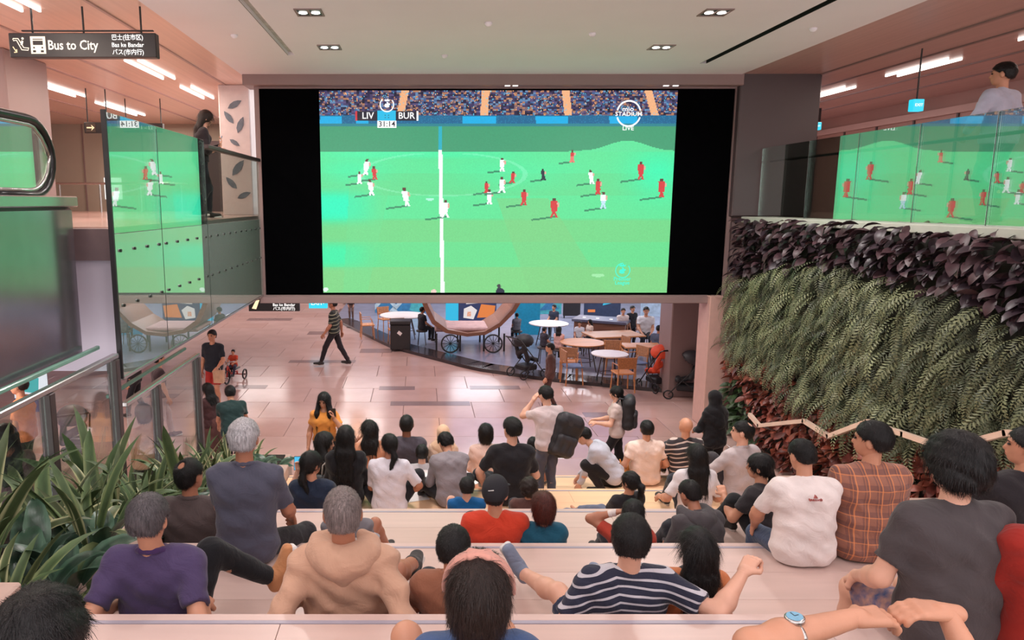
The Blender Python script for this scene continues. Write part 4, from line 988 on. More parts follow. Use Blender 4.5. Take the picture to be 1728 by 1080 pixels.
def stripes(name, base, line, period, width, rot=(0, 0, 0)):
    """knitted cross stripes"""
    m = cloth(base, name); nt = m.node_tree; N = nt.nodes; L = nt.links; b_ = N['Principled BSDF']
    tc = N.new('ShaderNodeTexCoord'); mp = N.new('ShaderNodeMapping'); mp.inputs['Rotation'].default_value = rot; L.new(tc.outputs['Object'], mp.inputs[0])
    sx = N.new('ShaderNodeSeparateXYZ'); L.new(mp.outputs[0], sx.inputs[0])
    mt = N.new('ShaderNodeMath'); mt.operation = 'PINGPONG'; mt.inputs[1].default_value = period/2; ab = N.new('ShaderNodeMath'); ab.operation = 'ABSOLUTE'; L.new(sx.outputs['X'], ab.inputs[0]); ma = N.new('ShaderNodeMath'); ma.operation = 'MULTIPLY_ADD'; ma.inputs[1].default_value = .22; L.new(ab.outputs[0], ma.inputs[0]); L.new(sx.outputs['Z'], ma.inputs[2]); L.new(ma.outputs[0], mt.inputs[0])
    lt = N.new('ShaderNodeMath'); lt.operation = 'LESS_THAN'; lt.inputs[1].default_value = width/2; L.new(mt.outputs[0], lt.inputs[0])
    mx = N.new('ShaderNodeMix'); mx.data_type = 'RGBA'; L.new(lt.outputs[0], mx.inputs['Factor'])
    src = b_.inputs['Base Color'].links[0].from_socket; L.new(src, mx.inputs['A']); mx.inputs['B'].default_value = (*srgb(*line), 1)
    L.new(mx.outputs['Result'], b_.inputs['Base Color']); return m
def plaid(name, base, c1, c2, pz=.085, px=.075):
    m = cloth(base, name); nt = m.node_tree; N = nt.nodes; L = nt.links; b_ = N['Principled BSDF']
    tc = N.new('ShaderNodeTexCoord'); sx = N.new('ShaderNodeSeparateXYZ'); L.new(tc.outputs['Object'], sx.inputs[0])
    cur = b_.inputs['Base Color'].links[0].from_socket
    for ax, per, off, wd, col, fac in (('Z', pz, 0, .030, c2, .55), ('X', px, .02, .028, c2, .5), ('Z', pz, .02, .006, c1, .5), ('X', px, .0, .007, c1, .6), ('X', px, .02, .004, c1, .4)):
        ad = N.new('ShaderNodeMath'); ad.operation = 'ADD'; ad.inputs[1].default_value = off; L.new(sx.outputs[ax], ad.inputs[0])
        mt = N.new('ShaderNodeMath'); mt.operation = 'PINGPONG'; mt.inputs[1].default_value = per/2; L.new(ad.outputs[0], mt.inputs[0])
        lt = N.new('ShaderNodeMath'); lt.operation = 'LESS_THAN'; lt.inputs[1].default_value = wd/2; L.new(mt.outputs[0], lt.inputs[0])
        ml_ = N.new('ShaderNodeMath'); ml_.operation = 'MULTIPLY'; ml_.inputs[1].default_value = fac; L.new(lt.outputs[0], ml_.inputs[0])
        mx = N.new('ShaderNodeMix'); mx.data_type = 'RGBA'; L.new(ml_.outputs[0], mx.inputs['Factor']); L.new(cur, mx.inputs['A']); mx.inputs['B'].default_value = (*srgb(*col), 1); cur = mx.outputs['Result']
    L.new(cur, b_.inputs['Base Color']); return m
def part_sdf(pd, name, prims, m, vox=.009, k=.02, **kw): return np_obj(name, [sdf_mesh(prims, vox, k, **kw)], m, pd['root'], pd['s'])

# ---- a low ledge at the back of the step, hidden behind the step above, that the leaning row sits on
ldg = tag(MB().bbox(BX0+.05, 2.05, 2.955, 3.52, ZB+.002, ZB+.07, .01).build('seat_ledge', M_wood2), 'low wooden ledge at the back of the step under the leaning row', 'ledge')
ZL = ZB+.07
LB = lambda ex, ey, hx, hy, hz=.42, ez=.46: {'l': {'e': (-ex, ey, ez), 'h': (-hx, hy, hz)}, 'r': {'e': (ex, ey, ez), 'h': (hx, hy, hz)}}
# --- front rows ---------------------------------------------------------------
A1 = guy('black-haired person sitting closest to the planter, only the crown showing', 62, 1008, 1.62, ZA, lean=(-6, 0), hair=('full', 'black'), shirt=((44, 42, 48), 'short'), vox=NEAR, legs=KUP(.6, .55), srange=(.82, 1.12))
A2 = guy('grey-haired man in purple polo shirt leaning back on both elbows', 247, 824, 3.28, ZL, lean=(-8, -12), neck=-2, head=(-8, 8, 0), w=1.06, hair=('short', 'salt'), shirt=((76, 63, 98), 'short'), sleevef=.74,
         arms=LB(.25, -.24, .2, .1, .26, .36), collar=(70, 48, 92), pants=(30, 30, 34), shoes=(198, 138, 96), legs={'l': {'f': (-.2, .8, .08), 'p': (0, .1, 1)}, 'r': {'f': (.46, .42, .18), 'p': (.2, .6, .8), 't': (.35, .3, 1)}}, vox=NEAR, tone='m', fat=.008, s=.98)
A3 = guy('cropped grey-haired man in tan hooded jacket leaning back on his forearms', 577, 805, 3.25, ZL, lean=(-6, -12), neck=0, head=(6, 6, 0), w=1.04, hair=('crop', 'grey'), shirt=((200, 158, 134), 'long'), arms=LB(.27, -.22, .22, .1, .28, .36), hood=True, neckdrop=.03,
         pants=(176, 190, 206), shorts=True, legs={'l': {'f': (-.12, .92, .06), 'p': (0, .1, 1)}, 'r': {'f': (.30, .76, .08), 'p': (.2, .2, 1)}}, vox=NEAR, tone='t', fold=.011, s=1.03)
part_sdf(A3, 'undershirt', [RC(A3['Nk']-A3['rv']*.02, A3['Nk']+A3['rv']*.02, .082, .082), RC(A3['Nk']-A3['up']*.05-A3['fw']*.05, A3['Nk'], .07, .07)], cloth((205, 196, 196)), clips=[(A3['Nk']+A3['up']*.028, nrm(A3['up']+A3['fw']*.35))])
A4 = guy('dark-haired boy in rust brown shirt between the tan hood and the headband', 766, 890, 3.32, ZB, lean=(-10, -14), head=(-15, 4, 0), hair=('short', 'black'), shirt=((150, 98, 76), 'short'), arms={'l': {'h': (-.2, .3, .2)}, 'r': {'h': (.2, .3, .2)}}, legs=KUP(.7, .7), vox=NEAR, tone='m', srange=(.8, 1.02))
A5 = guy('woman with dark brown hair in a pink knotted headband', 808, 962, 1.98, ZA, lean=(-12, -4), head=(-6, 4, 0), hair=('bob', 'brown'), female=True, shirt=((70, 90, 130), 'short'), pants=(190, 150, 130), shorts=True, legs={'l': {'f': (-.30, .50, .08), 'p': (-.25, .3, 1)}, 'r': {'f': (.1, .6, .08), 'p': (.1, .2, 1)}}, vox=NEAR, tone='m', srange=(.9, 1.08))
pth = []
for q in range(25):
    a = math.pi*q/24; pth.append(A5['hl']((.110*math.cos(a), .03-.06*math.sin(a), .0+.141*math.sin(a))))
part_sdf(A5, 'headband', [RC(pth[i]+A5['HR']@v3(0, o_*(.6+.4*abs(math.cos(math.pi*i/24))), 0), pth[i+1]+A5['HR']@v3(0, o_*(.6+.4*abs(math.cos(math.pi*(i+1)/24))), 0), .0085, .0085) for i in range(24) for o_ in (-.02, -.007, .007, .02)]+[RC(A5['hl']((-.028, -.05, .139)), A5['hl']((.03, -.01, .141)), .011, .011), RC(A5['hl']((-.028, -.01, .141)), A5['hl']((.03, -.05, .139)), .011, .011)], cloth((204, 146, 132)), vox=.005, k=.006)
A6 = guy('short-haired man in navy and white striped T-shirt with an arm round his neighbour', 1066, 880, 3.25, ZB, lean=(-8, -14), neck=2, head=(-14, 4, 0), w=1.04, hair=('short', 'black'), shirt=((46, 48, 66), 'short'), shirtmat=stripes('striped_knit', (48, 50, 68), (196, 192, 200), .036, .010, (0, .12, 0)),
         arms={'l': {'e': (-.34, -.12, .30), 'h': (-.20, .2, .2)}, 'r': {'e': (.44, -.32, .46), 'h': (.56, -.12, .62), 'c': .8, 'n': (0, 0, -1)}}, sleevef=.74, pants=(52, 60, 84), shoes=(128, 138, 160), legs={'l': {'f': (-.38, .76, .12), 'p': (-.1, .1, 1), 't': (-.45, .1, .8)}, 'r': {'f': (.1, .8, .08), 'p': (0, .1, 1)}}, shorts=True, vox=NEAR, tone='l', s=.96)
A7 = guy('long-black-haired girl in orange top held by the striped man', 1178, 893, 3.36, ZB, lean=(-8, -12), head=(10, 2, 0), hair=('long', 'black'), female=True, shirt=((226, 138, 92), 'short'), legs=KUP(.7, .65), arms={'l': {'h': (-.15, .3, .2)}, 'r': {'e': (.24, -.02, .28), 'h': (.18, .2, .2)}}, vox=NEAR, tone='m', srange=(.8, 1.02), blend=.40)
# hands clasped at the bottom right: a neighbour of the photographer, body outside the frame
A8 = person('neighbour wearing a round blue watch with bare forearms and clasped hands', 1.22, 1.50, ZA, yaw=0, s=1.0, lean=(-34, -30), neck=-20, hair=('short', 'black'), shirt=((60, 60, 66), 'short'), pants=(60, 64, 84), legs={'l': {'f': (-.16, .52, .08), 'p': (-.1, .1, 1)}, 'r': {'f': (.2, .52, .08), 'p': (.1, .1, 1)}},
            arms={'l': {'abs': 1, 'e': (-.33, .27, .625), 'h': (-.01, .35, .655), 'c': .5, 'n': (0, .1, -1), 'd': (1, .12, .0)}, 'r': {'abs': 1, 'e': (.30, .20, .46), 'h': (.265, .37, .66), 'c': .45, 'n': (0, .1, -1), 'd': (-1, .0, .12)}}, vox=NEAR, tone='m', sleevef=.35)
# --- right hand group
B1 = guy('stout woman with thick black hair in charcoal T-shirt and flowered shorts', 1618, 737, 2.74, ZA, lean=(-2, 10), head=(8, 6, 0), w=1.02, fat=.008, hair=('full', 'black'), shirt=((76, 69, 71), 'short'), sleevef=.72, pants=(90, 100, 140), shorts=True, pantsmat=mat('flowered_cloth', srgb(64, 84, 132), .8, scale=22, two=srgb(196, 150, 130), vary=.3),
         arms={'l': {'h': (-.22, .26, .16), 'p': (-.5, -.8, -.4)}, 'r': {'h': (.24, .24, .16), 'p': (.5, -.8, -.4)}}, vox=NEAR, tone='l', srange=(.9, 1.12))
B2 = guy('person in dark red top at the end of the row beside the charcoal T-shirt', 1798, 800, 2.62, ZA, lean=(-2, 6), head=(10, 0, 0), w=1.08, hair=('short', 'black'), shirt=((150, 40, 32), 'short'), sleevef=.9, pants=(150, 48, 40), vox=NEAR, tone='m', srange=(.9, 1.1))
B3 = guy('man in black T-shirt looking aside, behind the stout woman', 1738, 722, 4.25, ZB, lean=(-2, 4), head=(52, 0, 0), w=1.12, hair=('short', 'black'), shirt=((40, 36, 40), 'short'), vox=MID, tone='m', face=True, srange=(.9, 1.12))
B4 = guy('black-haired man in brown plaid shirt with orange lines', 1474, 713, 4.42, ZB, lean=(0, 8), head=(48, 2, 0), w=1.16, fat=.012, hair=('short', 'black'), shirt=((150, 102, 88), 'long'), shirtmat=plaid('plaid_flannel', (158, 108, 92), (236, 150, 96), (112, 80, 78)), pants=(44, 44, 52), vox=NEAR, tone='m', face=True, srange=(.9, 1.12), arms={'l': {'h': (-.12, .32, .18)}, 'r': {'h': (.2, .30, .16)}})
B5 = guy('man in white T-shirt with small print below the collar and blue jeans', 1355, 745, 4.36, ZB, lean=(0, 14), neck=14, head=(14, 22, 0), w=1.18, fat=.018, hair=('crop', 'black'), shirt=((236, 224, 222), 'short'), sleevef=.8, pants=(66, 78, 104), vox=NEAR, tone='m', srange=(.88, 1.1), arms={'l': {'h': (-.2, .34, .12), 'p': (-1, -.3, -.3)}, 'r': {'h': (.24, .32, .1), 'p': (1, -.3, -.3)}})
pm = MB(); pc = (B5['Nk']-B5['up']*.085-B5['fw']*.128)*B5['s']
for q_, (w_, h_) in enumerate([(.006, .012), (.004, .010), (.007, .011), (.005, .012), (.007, .010), (.005, .011), (.006, .012)]): pm.box(pc[0]-.036+q_*.012-w_/2, pc[0]-.036+q_*.012+w_/2, pc[1]-.024, pc[1]+.03, pc[2]-h_/2, pc[2]+h_/2)
pm.prism([(pc[0]-.012, pc[2]+.012), (pc[0]+.012, pc[2]+.012), (pc[0], pc[2]+.03)], pc[1]-.022, pc[1]+.03, 'y')
pm.build('shirt_print', mat('print_red', srgb(176, 96, 92), .7), B5['root'])
B6 = guy('ponytailed girl in black T-shirt with hands raised beside the white T-shirt man', 1283, 766, 5.45, ZC, yaw=35, lean=(8, 18), head=(25, 4, 0), hair=('lowpony', 'black'), female=True, shirt=((54, 50, 54), 'short'), pants=(32, 32, 36), legs=KUP(.5, .45), arms={'l': {'h': (-.10, .40, .42), 'p': (-.6, -.2, -1)}, 'r': {'h': (.1, .38, .3)}}, vox=MID, tone='m', srange=(.85, 1.08))
B7 = guy('man in grey hooded sweatshirt hunched beside the arm-raising woman', 1164, 824, 4.95, ZC, yaw=18, lean=(8, 28), neck=22, head=(10, 26, 0), w=1.12, hair=('crop', 'black'), shirt=((80, 76, 80), 'long'), hood=True, legs=KUP(.55, .5), arms={'l': {'h': (-.1, .4, .3)}, 'r': {'h': (.1, .4, .3)}}, vox=MID, tone='t', srange=(.85, 1.1), fold=.005)
B8 = guy('woman with one hand behind her head, wearing bracelets and a red top', 1070, 846, 4.92, ZC, lean=(-12, -8), head=(-20, 8, 0), hair=('bob', 'black'), female=True, shirt=((172, 64, 50), 'short'), arms={'l': {'e': (-.32, .06, .62), 'h': (-.02, -.02, .78), 'c': .4, 'n': (0, 0, -1)}, 'r': {'h': (.2, .3, .3)}}, legs=KUP(.6, .55), vox=MID, tone='t', srange=(.75, 1.0))
for f_ in (.8, .94): part_sdf(B8, 'bracelet', [RC(B8['elbow'][-1]+(B8['hand'][-1]-B8['elbow'][-1])*f_, B8['elbow'][-1]+(B8['hand'][-1]-B8['elbow'][-1])*(f_+.04), .036, .034)], cloth((226, 214, 210)), vox=.008, k=.005)
B9 = guy('man in red T-shirt and black baseball cap', 837, 806, 4.92, ZC, lean=(-8, -8), head=(-22, 2, 0), w=1.08, hair=('crop', 'black'), shirt=((206, 66, 44), 'short'), legs=KUP(.6, .6), arms={'l': {'h': (-.2, .3, .12)}, 'r': {'h': (.2, .3, .12)}}, vox=MID, tone='m', srange=(.85, 1.08))
part_sdf(B9, 'cap', [EL(B9['hl']((0, -.014, .03)), (.098, .120, .118), B9['HR'])], mat('black_cap_cloth', srgb(34, 33, 40), .8, vary=.1), vox=.008, clips=[(B9['hl']((0, 0, -.0)), B9['HR']@nrm(v3(0, .25, -1)))])
part_sdf(B9, 'cap_brim', [EL(B9['hl']((0, .135, .028)), (.075, .075, .010), B9['HR']@rotm(0, .2))], mat('black_cap_cloth', srgb(34, 33, 40), .8), vox=.006)
part_sdf(B9, 'cap_emblem', [RC(B9['hl']((-.02, -.128, .06)), B9['hl']((.02, -.13, .07)), .004, .004)], cloth((230, 230, 230)), vox=.004, k=.004)
B10 = guy('woman with bobbed dark red hair in teal top', 917, 832, 4.92, ZC, lean=(-10, -8), head=(12, 2, 0), hair=('bob', 'red'), female=True, shirt=((34, 88, 112), 'short'), legs=KUP(.6, .6), arms={'l': {'h': (-.2, .3, .12)}, 'r': {'h': (.2, .3, .12)}}, vox=MID, srange=(.74, 1.0))
B11 = guy('white-haired man in grey denim shirt perched on the step edge', 411, 708, 4.38, ZB, lean=(-2, 8), neck=-2, head=(-8, 2, 0), w=.98, hair=('short', 'white'), shirt=((80, 80, 96), 'short'), sleevef=.85, collar=(88, 86, 102), pants=(40, 38, 42), vox=NEAR, tone='t', fold=.006, srange=(.9, 1.12), arms={'l': {'h': (-.16, .34, .14)}, 'r': {'h': (.22, .32, .14)}}, legs={'l': {'f': (-.12, .46, -.4), 'p': (0, .5, .8)}, 'r': {'f': (.26, .40, -.40), 'p': (.5, .5, .8)}})
B12 = guy('balding man in charcoal shirt beside the denim-shirt man', 319, 774, 4.98, ZC, lean=(-4, 6), head=(-28, 0, 0), w=1.12, fat=.01, hair=('crown', 'black'), shirt=((84, 72, 72), 'short'), sleevef=.9, collar=(90, 78, 78), pants=(48, 48, 54), legs=KUP(.55, .55), vox=NEAR, tone='t', srange=(.9, 1.1), arms={'l': {'h': (-.2, .34, .2)}, 'r': {'h': (.34, .32, .14)}}, fold=.006)
B13 = guy('person in grey with bent bare knees behind the tan hooded man', 585, 846, 5.05, ZC, lean=(-12, -10), hair=('short', 'black'), shirt=((120, 116, 122), 'short'), pants=(190, 196, 206), shorts=True, legs={'l': {'f': (-.1, .6, .08), 'p': (0, .1, 1)}, 'r': {'f': (.34, .42, .08), 'p': (.1, .1, 1)}}, vox=MID, tone='t', srange=(.8, 1.0))
# --- step D -----------------------------------------------------------------
C1 = guy('young woman in sleeveless navy top beside the phone holder', 525, 762, 6.62, ZD, lean=(-2, 6), head=(-45, 4, 0), hair=('lowpony', 'black'), female=True, shirt=((36, 46, 66), 'none'), legs=KUP(), vox=MID, srange=(.8, 1.05))
C2 = guy('person in pale pink sweater holding up a phone', 512, 782, 6.60, ZD, lean=(0, 10), hair=('short', 'black'), shirt=((214, 176, 172), 'short'), legs=KUP(), arms={'l': {'abs': 1, 'e': (-.20, .22, .66), 'h': (-.12, .28, .90), 'c': .5, 'n': (0, -1, 0), 'd': (0, .1, 1)}, 'r': {'h': (.14, .3, .2)}}, vox=MID, tone='l', srange=(.6, .72))
C3 = guy('dark-haired student in plain white T-shirt writing on paper', 657, 733, 7.25, ZD, lean=(4, 14), neck=6, head=(24, 8, 0), hair=('lowpony', 'black'), shirt=((224, 218, 228), 'short'), sleevef=.9, pants=(36, 36, 42), legs={'l': {'f': (.1, .33, .08), 'p': (-1, .5, .25)}, 'r': {'f': (.36, .5, .08), 'p': (.6, .3, 1)}}, vox=MID, tone='t', srange=(.85, 1.08), arms={'l': {'h': (-.1, .34, .2)}, 'r': {'h': (.22, .22, .16), 'p': (1, -.6, -.3)}})
C4 = guy('boy with cropped black hair in royal blue shirt, knee raised', 788, 806, 6.62, ZD, lean=(-14, -10), hair=('short', 'black'), shirt=((24, 92, 150), 'short'), pants=(60, 62, 70), shorts=True, legs={'l': {'f': (-.20, .38, .08), 'p': (-.1, .1, 1)}, 'r': {'f': (.1, .6, .08), 'p': (0, .1, 1)}}, vox=MID, tone='l', srange=(.68, .95))
C5 = guy('dark-haired child peeping between the cap and the red bob', 893, 808, 6.62, ZD, lean=(-10, -8), hair=('full', 'brown'), shirt=((96, 66, 62), 'short'), legs=KUP(), vox=MID, srange=(.68, .95))
C6 = guy('girl with a black high ponytail leaning back in a black top', 1064, 796, 6.66, ZD, yaw=20, lean=(-14, -10), head=(20, 0, 0), hair=('pony', 'black'), female=True, shirt=((40, 38, 42), 'short'), pants=(110, 118, 140), legs={'l': {'f': (-.30, .80, .06), 'p': (0, .1, 1)}, 'r': {'f': (-.1, .78, .06), 'p': (0, .1, 1)}}, barefoot=True, vox=MID, srange=(.7, .98))
C7 = guy('long-haired woman in white T-shirt behind the grey hooded man', 1176, 750, 6.98, ZD, lean=(0, 8), head=(14, 2, 0), hair=('long', 'black'), female=True, shirt=((226, 218, 222), 'short'), sleevef=.85, legs=KUP(), vox=MID, tone='m', srange=(.85, 1.08), blend=.30, arms={'l': {'h': (-.30, .25, .22)}, 'r': {'h': (.28, .26, .2)}})
C8 = guy('balding man in grey polo shirt seen in profile', 1254, 710, 7.5, ZD, yaw=25, lean=(-2, 4), head=(38, 0, 0), hair=('crown', 'black'), shirt=((196, 182, 184), 'short'), sleevef=.85, collar=(190, 178, 182), pants=(70, 66, 70), legs=KUP(.45, .45), vox=MID, tone='l', face=True, srange=(.85, 1.08), arms={'l': {'h': (-.2, .34, .25), 'p': (-1, -.4, -.3)}, 'r': {'h': (.16, .36, .2)}})
C9 = guy('young man in black T-shirt with slung camera strap, hand on the step', 864, 705, 7.52, ZD, lean=(2, 8), head=(30, 2, 0), hair=('short', 'black'), shirt=((38, 36, 40), 'short'), sleevef=.8, pants=(40, 40, 46), legs=CROSS, vox=MID, tone='l', srange=(.85, 1.1), arms={'l': {'h': (-.26, .20, .10), 'p': (-1, -.4, 0)}, 'r': {'h': (.2, .3, .2)}})
C10 = guy('man in grey long-sleeved shirt bent over reading a paper', 752, 731, 7.46, ZD, yaw=12, lean=(16, 40), neck=34, head=(20, 34, 0), hair=('short', 'black'), shirt=((140, 132, 138), 'long'), pants=(38, 38, 42), legs=CROSS, vox=MID, tone='m', srange=(.9, 1.22), arms={'l': {'h': (-.12, .42, .16)}, 'r': {'h': (.0, .42, .16)}})
C11 = guy('woman with long straight black hair in black top with her back turned', 583, 719, 7.45, ZD, lean=(0, 6), hair=('long', 'black'), female=True, shirt=((34, 32, 36), 'long'), legs=KUP(), vox=MID, srange=(.85, 1.05), blend=.36)
C12 = guy('dark-haired woman turning her face aside near the orange-topped lady', 548, 722, 8.55, ZE, lean=(0, 6), yaw=-25, head=(-70, 8, 0), hair=('long', 'black'), female=True, shirt=((42, 40, 46), 'long'), legs=KUP(), vox=MID, tone='l', face=True, srange=(.85, 1.05))
# --- step E -----------------------------------------------------------------
D1 = guy('young woman in peach blouse raising a hand to her chin', 622, 710, 9.1, ZE, lean=(0, 10), yaw=10, head=(40, 4, 0), hair=('long', 'black'), female=True, shirt=((214, 148, 116), 'elbow'), legs=KUP(), vox=MID, tone='l', srange=(.85, 1.05), blend=.2, arms={'l': {'h': (-.12, .22, .62), 'p': (-1, 0, -1)}, 'r': {'h': (.14, .3, .2)}})
D2 = guy('man with cropped hair in dark grey suit jacket', 686, 700, 9.2, ZE, lean=(-2, 4), w=1.05, hair=('crop', 'black'), shirt=((82, 76, 86), 'long'), legs=KUP(.46, .46), vox=MID, tone='d', srange=(.85, 1.1))
D3 = guy('small dark-haired child sitting among papers', 712, 751, 8.55, ZE, lean=(0, 8), hair=('short', 'black'), shirt=((196, 190, 196), 'short'), legs=KUP(), vox=MID, tone='l', srange=(.7, .95))
D4 = guy('person in a beige headscarf facing the hall', 748, 718, 9.3, ZE, lean=(0, 6), hair=('hijab', 'tan', (226, 188, 158)), female=True, shirt=((226, 192, 170), 'long'), legs=KUP(), vox=MID, tone='l', srange=(.8, 1.02))
D5 = guy('woman with bobbed black hair in pink blouse and bag strap', 820, 716, 9.1, ZE, lean=(0, 8), hair=('bob', 'black'), female=True, shirt=((232, 196, 184), 'long'), legs=KUP(), vox=MID, tone='l', srange=(.85, 1.05))
D6 = guy('person in black kneeling beside the standing photographer', 900, 738, 8.95, ZE, lean=(6, 20), yaw=-20, hair=('short', 'black'), shirt=((36, 54, 60), 'short'), pants=(30, 30, 34), legs=KUP(.4, .4), vox=MID, srange=(.75, 1.0))
D7 = guy('man in pale pink T-shirt sitting with his back straight', 1092, 710, 9.28, ZE, lean=(-2, 6), w=1.08, hair=('short', 'black'), shirt=((242, 214, 202), 'short'), pants=(200, 166, 146), legs=KUP(.46, .46), vox=MID, tone='m', srange=(.85, 1.08), arms={'l': {'h': (-.26, .2, .16)}, 'r': {'h': (.26, .22, .16)}})
D8 = guy('bald man in black and white striped polo shirt', 1158, 704, 9.25, ZE, lean=(0, 8), head=(10, 0, 0), hair=('none', 'grey'), shirt=((58, 52, 56), 'short'), shirtmat=stripes('striped_polo', (58, 52, 56), (206, 186, 178), .062, .018), sleevef=.85, legs=KUP(.46, .46), vox=MID, tone='m', srange=(.85, 1.08), arms={'l': {'h': (-.28, .16, .1), 'p': (-1, -.5, 0)}, 'r': {'h': (.2, .3, .16)}})
D9 = guy('student standing with black backpack, photographing in white T-shirt and jeans', 921, 652, 8.5, ZE, yaw=24, hip=.92, legs=STAND, lean=(2, 12), neck=12, head=(12, 14, 0), hair=('short', 'black'), shirt=((216, 198, 200), 'short'), hem=-.06, pants=(86, 88, 104), vox=MID, tone='l', srange=(.88, 1.06), arms={'l': {'e': (-.22, .26, 1.28), 'h': (-.06, .26, 1.53), 'n': (1, 0, 0)}, 'r': {'e': (.2, .28, 1.24), 'h': (.06, .28, 1.5), 'n': (-1, 0, 0)}})
D10 = guy('person in pale blue shirt crouching and reaching to the floor', 985, 722, 9.0, ZE, yaw=70, hip=.26, lean=(30, 52), neck=20, head=(0, 30, 0), hair=('short', 'black'), shirt=((196, 196, 210), 'long'), pants=(38, 36, 40), legs={'l': {'f': (-.12, .16, .08), 'p': (-.3, 1, .3)}, 'r': {'f': (.12, -.1, .10), 'p': (.3, 1, -.1)}}, vox=MID, tone='l', srange=(.9, 1.25), arms={'l': {'h': (-.14, .46, .10), 'p': (-1, -.5, .3)}, 'r': {'h': (.14, .5, .1)}})
# --- hall floor -------------------------------------------------------------
H1 = guy('woman in orange T-shirt with long black hair standing and phoning', 546, 663, 10.35, 0, yaw=176, hip=.92, legs=STAND, lean=(0, 4), head=(-8, 20, 0), hair=('long_front', 'black'), female=True, shirt=((240, 158, 76), 'short'), hem=.03, pants=(46, 42, 46), vox=MID, tone='m', face=True, srange=(.88, 1.05), arms={'r': {'h': (.25, .08, .86), 'p': (.5, -1, 0), 'n': (-1, 0, 0)}, 'l': {'e': (-.26, .06, 1.20), 'h': (-.12, .14, 1.42), 'd': (.2, 0, 1), 'c': .6}})
H2 = guy('woman with long ponytail, dark backpack and black trousers walking', 1040, 652, 11.0, 0, yaw=72, hip=.90, legs=WALK(.28), lean=(2, 6), head=(0, 4, 0), hair=('lowpony', 'black'), female=True, shirt=((206, 186, 182), 'short'), hem=-.08, pants=(32, 30, 34), vox=MID, tone='l', face=True, srange=(.88, 1.05), arms={'l': {'h': (-.16, .34, 1.06), 'p': (-.4, -1, -.2)}, 'r': {'h': (.12, .36, 1.04), 'p': (.4, -1, -.2)}})
H3 = guy('woman in black headscarf and long black dress standing by the plants', 1207, 660, 10.4, 0, yaw=15, hip=.92, legs=STAND, lean=(0, 6), neck=8, head=(5, 12, 0), hair=('hijab', 'black', (24, 22, 26)), female=True, shirt=((26, 24, 28), 'long'), hem=-.25, pants=(26, 24, 28), vox=MID, tone='m', srange=(.9, 1.05), arms={'l': {'h': (-.14, .3, 1.02), 'p': (-.6, -1, 0)}, 'r': {'h': (.14, .3, 1.0), 'p': (.6, -1, 0)}})
H4 = guy('man in dark green T-shirt bending forward beside the plants', 388, 651, 10.9, 0, yaw=20, hip=.90, legs=STAND, lean=(14, 30), neck=18, head=(0, 10, 0), w=1.06, hair=('short', 'black'), shirt=((40, 62, 62), 'short'), hem=-.06, pants=(44, 42, 46), vox=MID, srange=(.9, 1.12), arms={'l': {'h': (-.2, .5, .86)}, 'r': {'h': (.26, .40, .84)}})
H5 = guy('dark-haired woman in flowered dress beside the man in green', 350, 660, 11.6, 0, yaw=60, hip=.90, legs=STAND, lean=(6, 14), head=(0, 12, 0), hair=('long', 'black'), female=True, shirt=((70, 44, 46), 'short'), pants=(92, 60, 58), skirt=(.35, .22), vox=MID, srange=(.85, 1.05), blend=.2)
H6 = guy('man in black T-shirt and red shorts carrying a paper bag', 357, 557, 15.0, 0, yaw=170, hip=.92, legs=STAND, hair=('short', 'black'), shirt=((40, 44, 54), 'short'), sleevef=.8, hem=-.1, pants=(180, 58, 56), shorts=True, vox=FAR, tone='m', face=True, srange=(.9, 1.08), arms={'r': {'h': (.26, .04, .80), 'p': (.5, -1, 0)}, 'l': {'h': (-.22, .3, .98), 'p': (-.6, -1, -.3)}})
H7 = guy('man in dark green striped T-shirt walking across the hall', 561, 505, 19.2, 0, yaw=84, hip=.90, legs=WALK(.34), hair=('short', 'black'), shirt=((42, 46, 44), 'short'), shirtmat=stripes('striped_tee_green', (44, 46, 44), (150, 150, 128), .10, .02), hem=-.08, sleevef=.85, pants=(44, 38, 42), vox=FAR, tone='t', face=True, srange=(.9, 1.1), arms={'l': {'h': (-.24, .2, .86), 'p': (-.2, -1, 0)}, 'r': {'h': (.24, -.14, .84), 'p': (.2, -1, 0)}})
H8 = guy('man in long maroon shirt walking past the cafe', 928, 582, 15.0, 0, yaw=80, hip=.92, legs=WALK(.14), hair=('short', 'black'), shirt=((92, 60, 56), 'long'), hem=-.40, pants=(84, 54, 50), vox=FAR, tone='m', srange=(.85, 1.1), arms={'l': {'h': (-.22, .1, .86), 'p': (-.3, -1, 0)}, 'r': {'h': (.22, .04, .86), 'p': (.3, -1, 0)}})
# toddler on a tricycle
H9 = guy('toddler in red shirt riding a tricycle', 393, 590, 17.6, .34, yaw=170, hip=.1, legs={'l': {'f': (-.16, .42, -.3), 'p': (-.4, 1, .6)}, 'r': {'f': (.16, .42, -.42), 'p': (.4, 1, .6)}}, hair=('short', 'black'), shirt=((206, 78, 56), 'short'), pants=(60, 60, 80), vox=FAR, srange=(.5, .8), arms={'l': {'h': (-.18, .42, .3)}, 'r': {'h': (.18, .42, .3)}})
